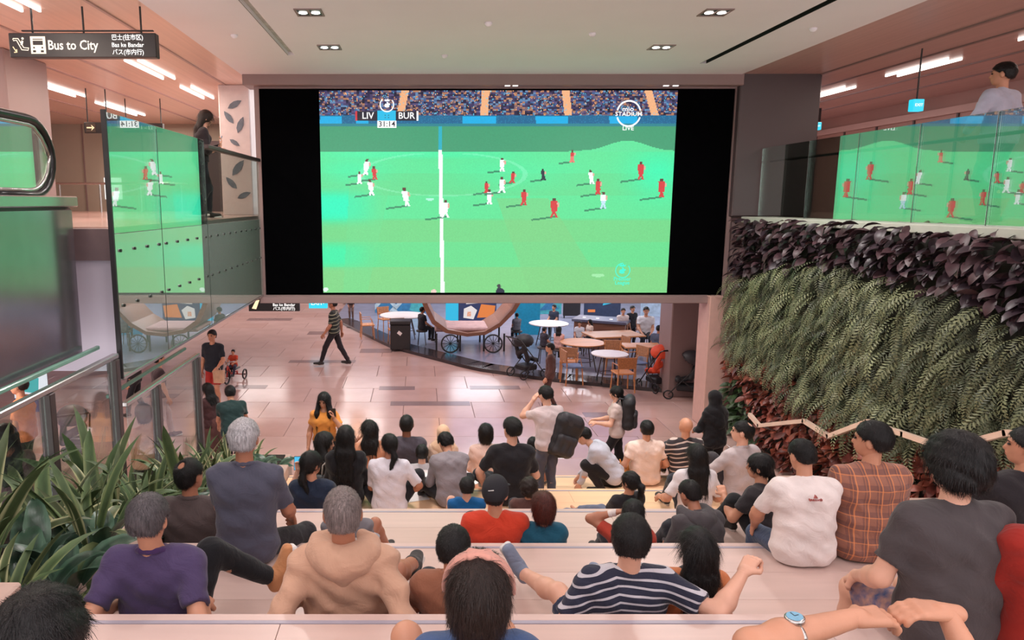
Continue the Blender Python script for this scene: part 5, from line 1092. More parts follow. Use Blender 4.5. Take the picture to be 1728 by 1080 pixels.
# --- upper floors -----------------------------------------------------------
U1 = guy('long-haired woman in black on the upper walkway looking at her phone', 347, 187, 12.3, UPZ, yaw=-70, hip=.92, legs=WALK(.10), lean=(4, 12), neck=10, head=(0, 24, 0), hair=('long', 'brown'), female=True, shirt=((40, 34, 38), 'long'), hem=-.02, pants=(44, 44, 52), vox=.016, tone='l', face=True, srange=(.88, 1.08), blend=.40, arms={'l': {'h': (-.06, .32, 1.16), 'p': (-.5, -.4, -1), 'n': (0, -1, .3), 'd': (.1, .3, 1)}, 'r': {'h': (.06, .32, 1.10), 'p': (.5, -.4, -1)}})
U2 = guy('man in pale blue shirt leaning at the right glass parapet', 1694, 106, 9.0, UPZ, yaw=20, hip=.92, legs=STAND, lean=(2, 6), head=(30, 0, 0), w=1.15, hair=('short', 'black'), shirt=((188, 190, 210), 'long'), hem=-.06, pants=(60, 60, 72), vox=.016, tone='m', face=True, srange=(.88, 1.12), arms={'l': {'h': (-.20, .22, 1.0), 'p': (-1, -.6, -.3)}, 'r': {'h': (.22, .22, 1.0), 'p': (1, -.6, -.3)}})
U3 = guy('person in grey standing on the far upper walkway beside the taupe column', 1359, 240, 15.6, UPZ, yaw=150, hip=.92, legs=STAND, hair=('short', 'black'), shirt=((150, 130, 130), 'short'), hem=-.08, pants=(50, 48, 56), vox=FAR, srange=(.8, 1.1))
# --- behind the left balustrade
L1 = guy('person in peach top walking behind the lower balustrade', 240, 682, 9.3, 0, yaw=60, hip=.92, legs=WALK(.2), hair=('bob', 'black'), female=True, shirt=((214, 150, 126), 'short'), hem=-.05, pants=(70, 56, 60), vox=FAR, srange=(.85, 1.12))
L2 = guy('dark-haired woman in mauve behind the tall balustrade', 8, 716, 7.6, 0, yaw=40, hip=.92, legs=STAND, hair=('long', 'black'), female=True, shirt=((110, 82, 92), 'short'), hem=-.05, pants=(60, 56, 64), vox=FAR, srange=(.85, 1.25))
L3 = guy('person with a dark patterned top behind the far rail', 268, 596, 13.0, 0, yaw=-60, hip=.92, legs=WALK(.2), hair=('short', 'black'), shirt=((66, 52, 58), 'short'), hem=-.05, pants=(190, 168, 168), vox=FAR, srange=(.85, 1.1))
L4 = guy('person in dark clothes under the upper walkway by the glass edge', 224, 600, 14.5, 0, yaw=90, hip=.92, legs=WALK(.2), hair=('short', 'black'), shirt=((46, 42, 48), 'long'), hem=-.05, pants=(36, 34, 40), vox=FAR, srange=(.85, 1.1))
L5 = guy('person in orange shirt near the lit shop posters', 30, 636, 10.2, 0, yaw=100, hip=.92, legs=STAND, hair=('short', 'brown'), shirt=((226, 140, 96), 'short'), hem=-.05, pants=(60, 56, 60), vox=FAR, srange=(.85, 1.2))
# ================================================================= PLANTS
def leafmat(name, c_mid, c_edge, half, rough=.45, vary=.2):
    """leaf with a midrib colour and a paler margin across its own width"""
    m = mat(name, srgb(*c_mid), rough, vary=vary, scale=5, bump=.15, bscale=30, stretch=(4, .6, 1), spec=.4)
    nt = m.node_tree; N = nt.nodes; L = nt.links; b_ = N['Principled BSDF']; src = b_.inputs['Base Color'].links[0].from_socket
    tc = N.new('ShaderNodeTexCoord'); sx = N.new('ShaderNodeSeparateXYZ'); L.new(tc.outputs['Object'], sx.inputs[0])
    ab = N.new('ShaderNodeMath'); ab.operation = 'ABSOLUTE'; L.new(sx.outputs['X'], ab.inputs[0])
    mr = N.new('ShaderNodeMapRange'); mr.inputs['From Min'].default_value = half*.45; mr.inputs['From Max'].default_value = half*.72; L.new(ab.outputs[0], mr.inputs[0])
    mx = N.new('ShaderNodeMix'); mx.data_type = 'RGBA'; L.new(mr.outputs[0], mx.inputs['Factor']); L.new(src, mx.inputs['A']); mx.inputs['B'].default_value = (*srgb(*c_edge), 1)
    L.new(mx.outputs['Result'], b_.inputs['Base Color']); return m
def leaf_mesh(name, L, half, arch, droop, prof, n=9, fold=.35):
    """blade along +Y that rises then arches over; folded at the midrib"""
    vv, ff = [], []; y, z, a = 0.0, 0.0, arch
    for i in range(n+1):
        t = i/n; w = half*np.interp(t, *prof)
        vv += [(-w, y, z+w*fold), (0, y, z), (w, y, z+w*fold)]
        y += L/n*math.cos(a); z += L/n*math.sin(a); a -= droop/n*(.4+1.2*t)
        if i: b = (i-1)*3; ff += [(b, b+1, b+4, b+3), (b+1, b+2, b+5, b+4)]
    me = bpy.data.meshes.new(name); me.from_pydata(vv, [], ff); me.update(); me.polygons.foreach_set('use_smooth', [True]*len(ff)); return me
STRAP = ([0, .12, .45, .8, 1], [.35, .7, 1, .62, .02]); OVAL = ([0, .08, .22, .5, .8, 1], [.12, .14, .7, 1, .6, .02])
M_l1 = leafmat('striped_strap_leaf', (84, 98, 62), (196, 194, 148), .042); M_l2 = leafmat('green_strap_leaf', (84, 106, 68), (124, 138, 92), .042); M_l3 = leafmat('dark_broad_leaf', (54, 80, 64), (78, 108, 88), .075, .3)
strap_m = []
for q, (L_, ar, dr) in enumerate([(.62, 1.35, .9), (.74, 1.2, 1.3), (.55, 1.0, 1.6), (.82, 1.4, .8), (.5, .7, 1.5)]):
    for m_ in (M_l1, M_l2):
        me_ = leaf_mesh('leaf', L_, .042, ar, dr, STRAP); me_.materials.append(m_); strap_m.append(me_)
broad_m = []
for (L_, ar, dr) in [(.5, 1.0, 1.8), (.42, .6, 1.4), (.55, 1.25, 1.7)]:
    me_ = leaf_mesh('leaf', L_, .082, ar, dr, OVAL); me_.materials.append(M_l3 if L_ > .45 else M_l2); broad_m.append(me_)
def where(x, y):
    if x < -2.5: return ' beside the tall balustrade' if y < 7.2 else ' beside the lower balustrade'
    return ' behind the purple polo shirt' if y < 4.6 else (' beside the charcoal shirt' if y < 6.3 else ' toward the hall floor')
def plant(kind, x, y, z, n, sc_, label, grp):
    label = label.replace(' in the planter bed', '').replace(' spilling over the planter curb', ' at the planter curb')+where(x, y); grp = grp+where(x, y)
    t = empty('strap_leaf_plant' if kind == 's' else 'broad_leaf_plant', (x, y, z)); tag(t, label, 'plant', grp)
    for q in range(n):
        src = random.choice(strap_m if kind == 's' else broad_m)
        o = bpy.data.objects.new('leaf', src); link(o, t); a = q*2.4+random.uniform(-.4, .4)
        o.rotation_euler = (random.uniform(-.22, .2), random.uniform(-.3, .3), a); o.location = (.04*math.cos(a+1.57), .04*math.sin(a+1.57), 0)
        k = sc_*random.uniform(.75, 1.15); o.scale = (k*random.uniform(.9, 1.25), k, k)
def soil_z(y):
    for nz_, tz in zip(NOSE, TZ):
        if y < nz_: return tz+.09
    return .62
y = 3.1; q = 0
while y < 10.2:
    for x in ((-2.78, -2.38, -2.06) if q % 2 else (-2.62, -2.2)):
        yy = y+random.uniform(-.13, .13); sc_ = 1.0 if yy < 7 else .8
        near_edge = x > -2.25
        if near_edge and random.random() < .5: plant('b', x, yy, soil_z(yy), 9, .95*sc_, 'broad-leaved dark green plant spilling over the planter curb', 'broad-leaved plants along the curb')
        else: plant('s', x+random.uniform(-.06, .06), yy, soil_z(yy), 13, (1.12 if x < -2.5 else .92)*sc_*random.uniform(.85, 1.15), 'clump of long striped strap leaves in the planter bed', 'strap-leaved clumps in the planter')
    y += .42 if y < 7 else .5; q += 1

for (x, yy, k_, n_, sc_) in [(-2.02, 3.05, 'b', 9, 1.0), (-2.15, 3.35, 's', 14, .9), (-1.98, 3.75, 'b', 10, 1.0), (-2.0, 4.2, 'b', 9, .9), (-2.05, 5.0, 's', 12, .8), (-2.0, 5.6, 'b', 9, .85), (-2.25, 4.75, 's', 14, 1.05), (-2.5, 5.4, 's', 14, 1.1), (-2.6, 6.3, 's', 14, 1.0)]:
    plant(k_, x, yy, soil_z(yy), n_, sc_, 'broad-leaved dark green plant spilling over the planter curb' if k_ == 'b' else 'clump of long striped strap leaves in the planter bed', 'broad-leaved plants along the curb' if k_ == 'b' else 'strap-leaved clumps in the planter')
# ---------------------------------------------------------------- living wall
lwall = empty('living_wall', (6.38, 10, 0)); tag(lwall, 'tall living wall of ferns, purple and russet foliage below the glass parapet', 'plant wall')
o = MB().box(-.24, .0, -7.2, 3.7, .05, 4.0).build('backing_felt', mat('felt_backing', srgb(30, 30, 24), .95), lwall)
def frond_mesh(name, L, half, pairs=15, droop=1.7):
    vv, ff = [], []; y, z, a = 0.0, 0.0, .55
    P_ = []
    for i in range(pairs+1):
        P_.append((y, z, a)); y += L/pairs*math.cos(a); z += L/pairs*math.sin(a); a -= droop/pairs
    for i, (yy, zz, aa) in enumerate(P_):
        t = i/pairs; w = half*np.interp(t, [0, .1, .35, .75, 1], [.1, .65, 1, .6, .05]); d = L/pairs
        ty, tz = math.cos(aa), math.sin(aa)
        for sgn in (-1, 1):
            b = len(vv); tip = (sgn*w, yy+ty*w*.45, zz+tz*w*.45-.18*w)
            mid = (sgn*w*.5, yy+ty*(w*.2+d*.55), zz+tz*(w*.2+d*.55)-.02*w); low = (sgn*w*.5, yy+ty*(w*.22-d*.1), zz+tz*(w*.22-d*.1)-.05*w)
            vv += [(0, yy, zz), low, tip, mid]; ff.append((b, b+1, b+2, b+3))
    me = bpy.data.meshes.new(name); me.from_pydata(vv, [], ff); me.update(); return me
M_fern = mat('fern_green', srgb(134, 138, 104), .5, vary=.35, scale=3, spec=.35); M_fern2 = mat('fern_green_dark', srgb(92, 98, 74), .5, vary=.3, scale=3)
M_purp = mat('purple_leaf', srgb(58, 44, 52), .4, vary=.35, scale=9, spec=.5); M_purp2 = mat('plum_leaf', srgb(78, 54, 60), .45, vary=.35, scale=9)
M_rus = mat('russet_leaf', srgb(160, 82, 64), .45, vary=.35, scale=8); M_rus2 = mat('brown_red_leaf', srgb(122, 62, 54), .45, vary=.35, scale=8)
M_dg = mat('deep_green_leaf', srgb(56, 78, 48), .45, vary=.35, scale=8)
fr_m = []
for (L_, h_, dr, m_) in [(.62, .085, 1.9, M_fern), (.5, .075, 1.6, M_fern2), (.7, .09, 2.2, M_fern), (.55, .08, 2.0, M_fern2)]:
    me_ = frond_mesh('frond', L_, h_, 15, dr); me_.materials.append(m_); fr_m.append(me_)
def smallleaf(ms, L, half):
    out = []
    for m_ in ms:
        for dr in (.6, 1.3):
            me_ = leaf_mesh('leaf', L, half, .3, dr, OVAL, 5, .3); me_.materials.append(m_); out.append(me_)
    return out
pu_m = smallleaf((M_purp, M_purp2), .2, .055); ru_m = smallleaf((M_rus, M_rus2), .19, .048); dg_m = smallleaf((M_dg, M_dg), .2, .04)
def pw(x, pts):
    return float(np.interp(x, [p[0] for p in pts], [p[1] for p in pts]))
B1_ = [(1200, 492), (1253, 466), (1335, 446), (1400, 444), (1490, 458), (1547, 478), (1628, 491), (1728, 535), (1900, 590)]
B2_ = [(1200, 566), (1278, 602), (1355, 634), (1370, 678), (1424, 694), (1450, 722), (1500, 745), (1600, 760), (1728, 770), (2200, 900)]
def zone(p):
    u, v = proj(p); v += random.uniform(-9, 9); u += random.uniform(-6, 6)
    if v < pw(u, B1_): return 'p'
    if v < pw(u, B2_): return 'f'
    if u < 1292 and v > 640 and u < 1262+(v-640)*.35: return 'd'
    return 'r'
inst = {'p': [], 'f': [], 'r': [], 'd': []}
gy, gz = .085, .085
y = 5.4
while y < 13.72:
    z = .15
    while z < 4.08:
        p = (6.12, y+random.uniform(-.06, .06), z+random.uniform(-.06, .06)); k = zone(p)
        dens = {'p': 1.0, 'f': .8, 'r': 1.0, 'd': .9}[k]
        if random.random() < dens: inst[k].append(p)
        z += gz
    y += gy
for k, meshes, nm, sd_lab in (('f', fr_m, 'frond', 'ferns'), ('p', pu_m, 'purple_leaf', ''), ('r', ru_m, 'russet_leaf', ''), ('d', dg_m, 'green_leaf', '')):
    pts = sorted(inst[k], key=lambda p: abs(p[1]-8.0) if True else 0)
    VV, FF, MI, n0 = [], [], [], 0; mats_ = []
    for i, p in enumerate(pts):
        src = random.choice(meshes)
        # blade +Y turned to face away from the wall (-X), hanging, swept a little towards the seats
        if k == 'f': e = (random.uniform(-1.05, -.2), random.uniform(-.5, .5), math.pi/2+random.uniform(-.5, .95)); sc_ = random.uniform(.6, 1.1)
        else: e = (random.uniform(-1.2, -.1), random.uniform(-.7, .7), math.pi/2+random.uniform(-.9, 1.1)); sc_ = random.uniform(.75, 1.35)
        loc = Vector((p[0]-6.38-random.uniform(0, .16 if k != 'f' else .2), p[1]-10, p[2]))
        if i < 300:
            o = bpy.data.objects.new(nm, src); link(o, lwall); o.location = loc; o.rotation_euler = e; o.scale = (sc_,)*3
        else:
            M_ = np.array(Matrix.Rotation(e[2], 3, 'Z') @ Matrix.Rotation(e[1], 3, 'Y') @ Matrix.Rotation(e[0], 3, 'X'))*sc_
            co = np.empty(len(src.vertices)*3); src.vertices.foreach_get('co', co); co = co.reshape(-1, 3)@M_.T+np.array(loc)
            fs_ = np.empty(len(src.polygons)*4, np.int32); src.loops.foreach_get('vertex_index', fs_)
            VV.append(co); FF.append(fs_.reshape(-1, 4)+n0); n0 += len(co)
            mm = src.materials[0]
            if mm not in mats_: mats_.append(mm)
            MI += [mats_.index(mm)]*len(src.polygons)
    if VV:
        V_ = np.concatenate(VV); F_ = np.concatenate(FF)
        me_ = bpy.data.meshes.new(nm+'_mass'); me_.vertices.add(len(V_)); me_.vertices.foreach_set('co', V_.astype(np.float32).ravel())
        me_.loops.add(F_.size); me_.loops.foreach_set('vertex_index', F_.ravel().astype(np.int32)); me_.polygons.add(len(F_)); me_.polygons.foreach_set('loop_start', np.arange(0, F_.size, 4, dtype=np.int32))
        me_.update()
        for mm in mats_: me_.materials.append(mm)
        me_.polygons.foreach_set('material_index', np.array(MI, np.int32))
        o = bpy.data.objects.new(nm+'_mass', me_); link(o, lwall); o['kind'] = 'stuff'
# ================================================================= SMALL THINGS AMONG THE CROWD
def blobthing(name, label, cat, loc, rz, parts):
    """thing made of rounded soft parts; parts: (name, prims, material, kw)"""
    t = empty(name, loc, rz); tag(t, label, cat)
    for (n, prims, m, kw) in parts: np_obj(n, [sdf_mesh(prims, kw.pop('vox', .012), kw.pop('k', .02), **kw)], m, t)
    return t
M_bag = mat('black_nylon', srgb(34, 33, 38), .6, vary=.15, scale=14, bump=.2, bscale=80)
M_bag2 = mat('black_nylon_b', srgb(50, 48, 54), .55, vary=.15, scale=14)
def slab(x0, x1, z0, z1, r, y=0.0): return [RC((x0, y, z0), (x0, y, z1), r, r), RC((x1, y, z0), (x1, y, z1), r, r), RC((x0, y, z0), (x1, y, z0), r, r), RC((x0, y, z1), (x1, y, z1), r, r), RC(((x0+x1)/2, y, z0), ((x0+x1)/2, y, z1), r*1.12, r*1.05)]
def backpack(label, pd, off, rz, k=1.0, tilt=0):
    w_ = worldp(pd, off); t = empty('backpack', tuple(w_)); t.rotation_euler = (0, tilt, rz); tag(t, label, 'backpack'); t.scale = (k,)*3
    np_obj('main_bag', [sdf_mesh(slab(-.09, .09, -.15, .17, .085), .012, .03, fold=.004, seed=3)], M_bag, t)
    np_obj('front_pocket', [sdf_mesh(slab(-.08, .08, -.16, -.01, .045, -.085), .012, .02)], M_bag2, t)
    np_obj('top_flap', [sdf_mesh(slab(-.08, .08, .17, .20, .07, -.01), .012, .03)], M_bag2, t)
    for x in (-.08, .08): MB().tube([(x, .06, .22), (x, .13, .24), (x, .2, .12), (x, .14, -.08), (x, .07, -.18)], .016, 6).build('strap', M_bag2, t, True)
    return t
backpack('large black backpack slung from the standing student', D9, D9['Ch']+D9['rv']*.17-D9['fw']*.14-v3(0, 0, .24), math.radians(14), 1.08, .38)
backpack('dark backpack on the walking ponytailed woman', H2, H2['Ch']-H2['fw']*.20-v3(0, 0, .02), math.radians(72), 1.05)
def phone(label, pd, side, dirz=1.0):
    h = pd['hand'][side]; w_ = worldp(pd, h+v3(0, .02, .10)); t = empty('phone', tuple(w_), pd['root'].rotation_euler.z); tag(t, label, 'phone')
    t.rotation_euler.x = -.25
    MB().bbox(-.036, .036, -.005, .005, -.07, .07, .003).build('case', M_dark, t)
    MB().box(-.032, .032, -.0062, -.0052, -.064, .064).build('display', emat('phone_display', srgb(70, 190, 235), .9), t)
phone('phone with glowing blue display held up beside the denim shirt', C2, -1)
phone('phone held by the woman on the upper walkway', U1, -1)
phone('phone at the ear of the orange-topped woman', H1, -1)
# watch on the clasped forearm
e_, h_ = A8['elbow'][-1], A8['hand'][-1]; wp_ = worldp(A8, e_+(h_-e_)*.42); dv = worldp(A8, h_)-worldp(A8, e_); 
wt = empty('wristwatch', tuple(wp_)); wt.rotation_euler = dv.to_track_quat('X', 'Z').to_euler(); tag(wt, 'round wristwatch with pale blue dial on the bare forearm', 'watch')
MB().lathe([(.026, -.002), (.026, .008), (.022, .011), (.0, .011)], (0, 0, .042), 20).build('case', M_steel, wt, True)
MB().lathe([(.021, .0), (.021, .0015)], (0, 0, .0528), 20).build('dial', mat('watch_dial', srgb(120, 178, 210), .2, vary=.15), wt)
MB().tube([(0, .040*math.cos(a), .036*math.sin(a)) for a in np.linspace(0, 2*math.pi, 20, endpoint=False)], .007, 6, closed=True).build('band', M_steel, wt)
MB().box(-.001, .001, 0, .016, .0545, .0552).box(0, .012, -.001, .001, .0545, .0552).build('hand', M_dark, wt)
def sheet(label, u, v, z, w, d, rz, m=None, name='paper_sheet', grp='papers on the steps'):
    p = on(u, v, z+.004); t = tag(MB().bbox(-w/2, w/2, -d/2, d/2, -.003, .001, .0008).build(name, m or mat('white_paper', srgb(240, 232, 232), .7, vary=.03)), label, 'paper', grp); t.location = p; t.rotation_euler.z = rz; return t
for (u, v, z, w, d, rz, lb) in [(705, 800, ZD, .5, .36, .2, 'large white sheet under the bending grey-shirted man'), (735, 822, ZD, .34, .25, -.3, 'white sheet beside the dark pencil case'), (812, 806, ZD, .38, .28, .5, 'white sheet behind the blue-shirted boy'), (838, 816, ZD, .3, .22, -.2, 'small white sheet by the black shoulder bag'), (688, 838, ZD, .42, .3, .35, 'white sheet across the lap side of the white-shirted student'), (600, 795, ZE, .3, .22, .1, 'white sheet near the peach blouse')]:
    sheet(lb, u, v, z, w, d, rz)
p = on(742, 838, ZD); t = empty('pencil_case', (p.x, p.y, ZD+.035)); t.rotation_euler.z = -.2; tag(t, 'dark blue pencil case lying on the warm step', 'case')
np_obj('pouch', [sdf_mesh([RC((-.12, 0, 0), (.12, 0, 0), .04, .036), RC((-.1, .04, -.005), (.1, .04, -.005), .03, .03)], .009, .02, fold=.003)], mat('navy_canvas', srgb(44, 52, 76), .7, vary=.15), t)
MB().tube([(-.12, .0, .036), (.12, .0, .034)], .005, 5).build('zip', M_steel, t)
p = on(868, 838, ZD); t = empty('shoulder_bag', (p.x, p.y, ZD+.13)); tag(t, 'black shoulder bag at the side of the black-shirted young man', 'bag')
np_obj('pouch', [sdf_mesh(slab(-.09, .09, -.08, .06, .05), .011, .02)], M_bag, t); np_obj('flap', [sdf_mesh(slab(-.085, .085, .02, .06, .045, -.018), .011, .02)], M_bag2, t)
MB().tube([(-.12, 0, .08), (-.06, .02, .45), (.0, .06, .62), (.05, .05, .45), (.12, 0, .08)], .014, 6).build('strap', M_bag2, t, True)
p = on(553, 850, ZD); t = empty('handbag', (p.x, p.y+.1, ZD+.16)); tag(t, 'black handbag with pale loop handle behind the navy top', 'bag')
np_obj('pouch', [sdf_mesh(slab(-.12, .12, -.11, .08, .05), .011, .02)], M_bag, t); MB().tube([(-.07, 0, .1), (-.06, 0, .24), (0, 0, .30), (.06, 0, .24), (.07, 0, .1)], .010, 6).build('handle', mat('pale_strap', srgb(196, 190, 186), .5), t, True)
p = on(1052, 806, ZE); t = empty('carrier_bag', (p.x, p.y, ZE+.002)); tag(t, 'crumpled orange plastic bag beside the pink T-shirt', 'bag')
np_obj('sack', [sdf_mesh([EL((0, 0, .09), (.12, .09, .10)), EL((.08, .02, .12), (.07, .06, .07))], .011, .02, fold=.012, seed=4, fs=1.6, clips=[(v3(0, 0, 0), v3(0, 0, -1))])], mat('orange_plastic', srgb(250, 170, 96), .35, vary=.15, scale=12), t)
np_obj('handle', [sdf_mesh([RC((-.03, 0, .17), (-.06, 0, .26), .016, .01), RC((.03, 0, .17), (.06, 0, .25), .016, .01)], .008, .01)], mat('orange_plastic', srgb(250, 170, 96), .35), t)
p = on(1040, 806, ZE); t = empty('water_bottle', (p.x, p.y, ZE)); tag(t, 'clear plastic bottle beside the orange bag', 'bottle')
MB().lathe([(.03, 0), (.033, .02), (.031, .08), (.033, .14), (.014, .19), (.014, .205)], n=14).build('bottle_body', glass('pet_plastic', (.92, .94, .95), .25, .1, .25, (.8, .75, .75)), t, True); MB().lathe([(.016, .205), (.016, .225)], n=12).build('cap', cloth((230, 230, 235)), t)
w_ = worldp(H6, H6['hand'][-1]+v3(-.06, .06, -.15)); t = empty('paper_bag', tuple(w_), math.radians(170)); tag(t, 'brown paper bag carried by the man in red shorts', 'bag'); t.scale = (.72,)*3
MB().prism([(-.14, -.2), (.14, -.2), (.16, .16), (-.16, .16)], -.07, .07, 'y').build('bag_body', mat('kraft_paper', srgb(206, 168, 140), .8, vary=.08), t); MB().tube([(-.06, 0, .16), (-.04, 0, .24), (.04, 0, .24), (.06, 0, .16)], .008, 5).build('handle', cloth((200, 180, 160)), t)
# tricycle
r9 = H9['root'].location; t = empty('tricycle', (r9.x, r9.y, 0), math.radians(170)); tag(t, 'small red tricycle under the toddler', 'tricycle')
for (x, y, r_) in ((-.2, -.18, .12), (.2, -.18, .12), (0, .42, .16)):
    wl = MB().tube([(x, y+r_*math.cos(a), r_+r_*math.sin(a)*.98+.01) for a in np.linspace(0, 2*math.pi, 16, endpoint=False)], .02, 6, closed=True).build('wheel', M_rubber, t, True)
    MB().lathe([(.025, x-.03), (.025, x+.03)], (0, y, r_), 8, 'x').build('hub', M_steel, wl)
M_tr = mat('red_enamel', srgb(196, 62, 48), .35, vary=.08)
MB().tube([(0, -.18, .2), (0, .2, .22), (0, .36, .45), (0, .42, .17)], .022, 6).tube([(-.2, -.18, .12), (.2, -.18, .12)], .015, 6).tube([(0, -.18, .2), (0, -.18, .12)], .02, 6).build('frame', M_tr, t, True)
MB().tube([(-.18, .30, .56), (0, .36, .53), (.18, .30, .56)], .016, 6).tube([(0, .36, .45), (0, .36, .54)], .016, 6).build('handlebar', M_steel, t, True); MB().bbox(-.11, .11, -.16, .12, .29, .33, .02).build('saddle', M_dark, t); MB().tube([(0, -.02, .2), (0, -.02, .3)], .02, 6).build('seat_post', M_steel, t)
# security camera on the column
p = at(1338, 104, 13.4); t = empty('security_camera', tuple(p)); tag(t, 'small black dome camera at the top of the taupe column', 'camera')
MB().lathe([(.07, .06), (.09, .03), (.085, -.02), (.05, -.08), (.0, -.1)], n=16).build('dome', M_dark, t, True); MB().lathe([(.05, .06), (.05, .14)], n=12).build('mount', M_dark, t)
# ================================================================= CAFE BEHIND THE SCREEN
CZ = .06
M_or = mat('honey_wood', srgb(214, 146, 96), .4, vary=.1, scale=3, stretch=(.6, 6, 6)); M_brn = mat('brown_timber', srgb(140, 92, 72), .4, vary=.12, scale=3, stretch=(.5, 5, 5)); M_wt = mat('white_laminate', srgb(240, 232, 230), .35, vary=.02)
M_rat = mat('tan_rattan', srgb(186, 132, 96), .6, vary=.15, scale=30); M_blue = mat('teal_upholstery', srgb(20, 138, 176), .6, vary=.08, scale=16); M_leg = mat('dark_chair_leg', srgb(70, 58, 56), .4, vary=.1)
M_navy = mat('navy_panel', srgb(44, 56, 84), .5, vary=.1); M_greyw = mat('cafe_wall', srgb(150, 150, 162), .5, vary=.08, scale=.8)
def chair(label, u, v, rz, back=M_rat, seat=None):
    p = on(u, v, CZ); t = empty('cafe_chair', (p.x, p.y, CZ), rz); tag(t, label, 'chair', 'cafe chairs')
    MB().bbox(-.22, .22, -.2, .22, .43, .47, .012).build('seat', seat or M_or, t)
    MB().prism([(-.21, .58), (.21, .58), (.23, .84), (-.23, .84)], -.235, -.205, 'y').build('backrest', back, t)
    for x in (-.19, .19):
        MB().tube([(x, .18, .43), (x*1.1, .21, 0)], .016, 6).build('leg', M_or, t); MB().tube([(x*1.05, -.22, .84), (x, -.19, .43), (x*1.1, -.22, 0)], .016, 6).build('leg', M_or, t)
        MB().tube([(x*1.05, -.2, .66), (x*1.15, .12, .66), (x, .18, .45)], .012, 6).build('armrest', M_or, t)
    return t
def table(label, u, v, r, top, h=.74, legs=4, castors=False, square=False, rz=0):
    p = on(u, v, CZ+h); t = empty('cafe_table', (p.x, p.y, CZ), rz); tag(t, label, 'table', 'cafe tables')
    if square: MB().bbox(-r, r, -r*.62, r*.62, h-.04, h, .01).build('table_top', top, t)
    else: MB().lathe([(r*.97, h-.035), (r, h-.02), (r, h-.005), (r*.985, h)], n=28).build('table_top', top, t)
    for q in range(legs):
        a = math.pi/4+q*math.pi*2/legs; c, s_ = math.cos(a)*r*.75, math.sin(a)*r*(.75 if not square else .45)
        l_ = MB().tube([(c*.6, s_*.6, h-.03), (c, s_, .06 if castors else 0)], .016, 6).build('leg', M_leg, t)
        if castors: MB().lathe([(.05, -.015), (.05, .015)], (c, s_, .05), 12, 'x').build('castor', M_rubber, l_)
    MB().tube([(r*.5*math.cos(a), r*.5*math.sin(a)*(1 if not square else .6), .25) for a in np.linspace(0, 6.28, 12, endpoint=False)], .01, 5, closed=True).build('brace', M_leg, t)
    return t
table('round white table on castors at the dark kerb', 1029, 596, .44, M_wt, legs=4, castors=True)
table('octagonal honey-wood table where children sit', 983, 577, .58, M_or, legs=4)
table('long honey-wood table with the standing waiter', 1035, 563, .75, M_or, square=True, rz=.2)
table('small honey-wood table in front of the man in blue shirt', 1083, 582, .5, M_or, square=True)
table('white round table before the blue mural', 680, 531, .75, M_wt)
table('white table by the teal booth end', 926, 545, .6, M_wt)
M_bs = mat('blue_seat', srgb(110, 130, 170), .5); M_orr = mat('orange_rattan', srgb(196, 128, 80), .6, vary=.15, scale=30)
def chair_at(label, c, dx, dy, rz, **k):
    t = chair(label, 800, 600, rz, **k); t.location = (c.x+dx, c.y+dy, CZ)
ct = on(1029, 596, CZ+.74); ot = on(983, 577, CZ+.74); mt_ = on(680, 531, CZ+.74)
chair_at('pale wood chair with blue seat beside the castor table', ct, -.92, -.1, -1.45, seat=M_bs); chair_at('rattan-backed chair pushed to the castor table', ct, .12, -.78, .1, back=M_orr); chair_at('pale wood chair between castor table and strollers', ct, .72, .30, 2.0, seat=M_bs)
chair_at('rattan chair behind the castor table', ct, .35, .95, 3.0); chair_at('pale chair beside the octagonal table', ot, -.55, -1.0, -.3); chair_at('chair beside the octagonal table, turned aside', ot, 1.0, .2, 1.8)
chair_at('honey-wood chair at the white mural table', mt_, -1.15, -.2, -1.4); chair_at('second honey-wood chair near the mural doorway', mt_, -.6, .95, -2.6); chair_at('honey-wood chair behind the black bin', mt_, -.2, -1.1, .2)
# black bin
p = on(676, 587, CZ); t = empty('waste_bin', (p.x, p.y, CZ)); tag(t, 'square black waste bin near the kerb with pale sticker', 'bin')
MB().bbox(-.30, .30, -.28, .28, 0, .74, .015).build('bin_body', M_dark, t); MB().bbox(-.31, .31, -.29, .29, .75, .86, .02).build('lid', M_dark, t); MB().prism([(-.1, .5), (.0, .42), (.06, .5), (-.04, .58)], -.286, -.281, 'y').build('sticker', M_wt, t)
# curved timber booth
t = empty('timber_booth', (1.4, 21.6, CZ)); tag(t, 'curved brown timber booth shell standing on dark legs', 'booth')
prof = [at(u, v, 21.6) for u, v in ((706, 488), (716, 515), (728, 538), (750, 553), (785, 559), (815, 556), (840, 542), (862, 520), (882, 488))]
pr_ = [(q_.x-1.4, q_.z-CZ) for q_ in prof]; inn = [(x*.93+.02, z+.1) for x, z in pr_]
for a, b in zip(range(8), range(1, 9)):
    MB().prism([pr_[a], pr_[b], inn[b], inn[a]], -.9, .9, 'y').build('timber_stave', M_brn, t)
MB().bbox(-.95, .75, -.7, .7, pr_[4][1]+.1, pr_[4][1]+.22, .04).build('cushion', mat('rose_cushion', srgb(176, 140, 138), .8, vary=.1), t)
for x in (-.9, -.2, .5, 1.1):
    for y in (-.7, .7): MB().tube([(x, y, pr_[4][1]+.06), (x, y, 0)], .03, 6).build('leg', M_dark, t)
for x in (-.5, .75):
    wl = MB().tube([(x+.26*math.cos(a), -.95, .275+.26*math.sin(a)) for a in np.linspace(0, 2*math.pi, 22, endpoint=False)], .025, 6, closed=True).build('wheel', M_dark, t, True)
    for q in range(6):
        a = q*math.pi/6; MB().tube([(x-.25*math.cos(a), -.95, .275-.25*math.sin(a)), (x+.25*math.cos(a), -.95, .275+.25*math.sin(a))], .008, 4).build('spoke', M_dark, wl)
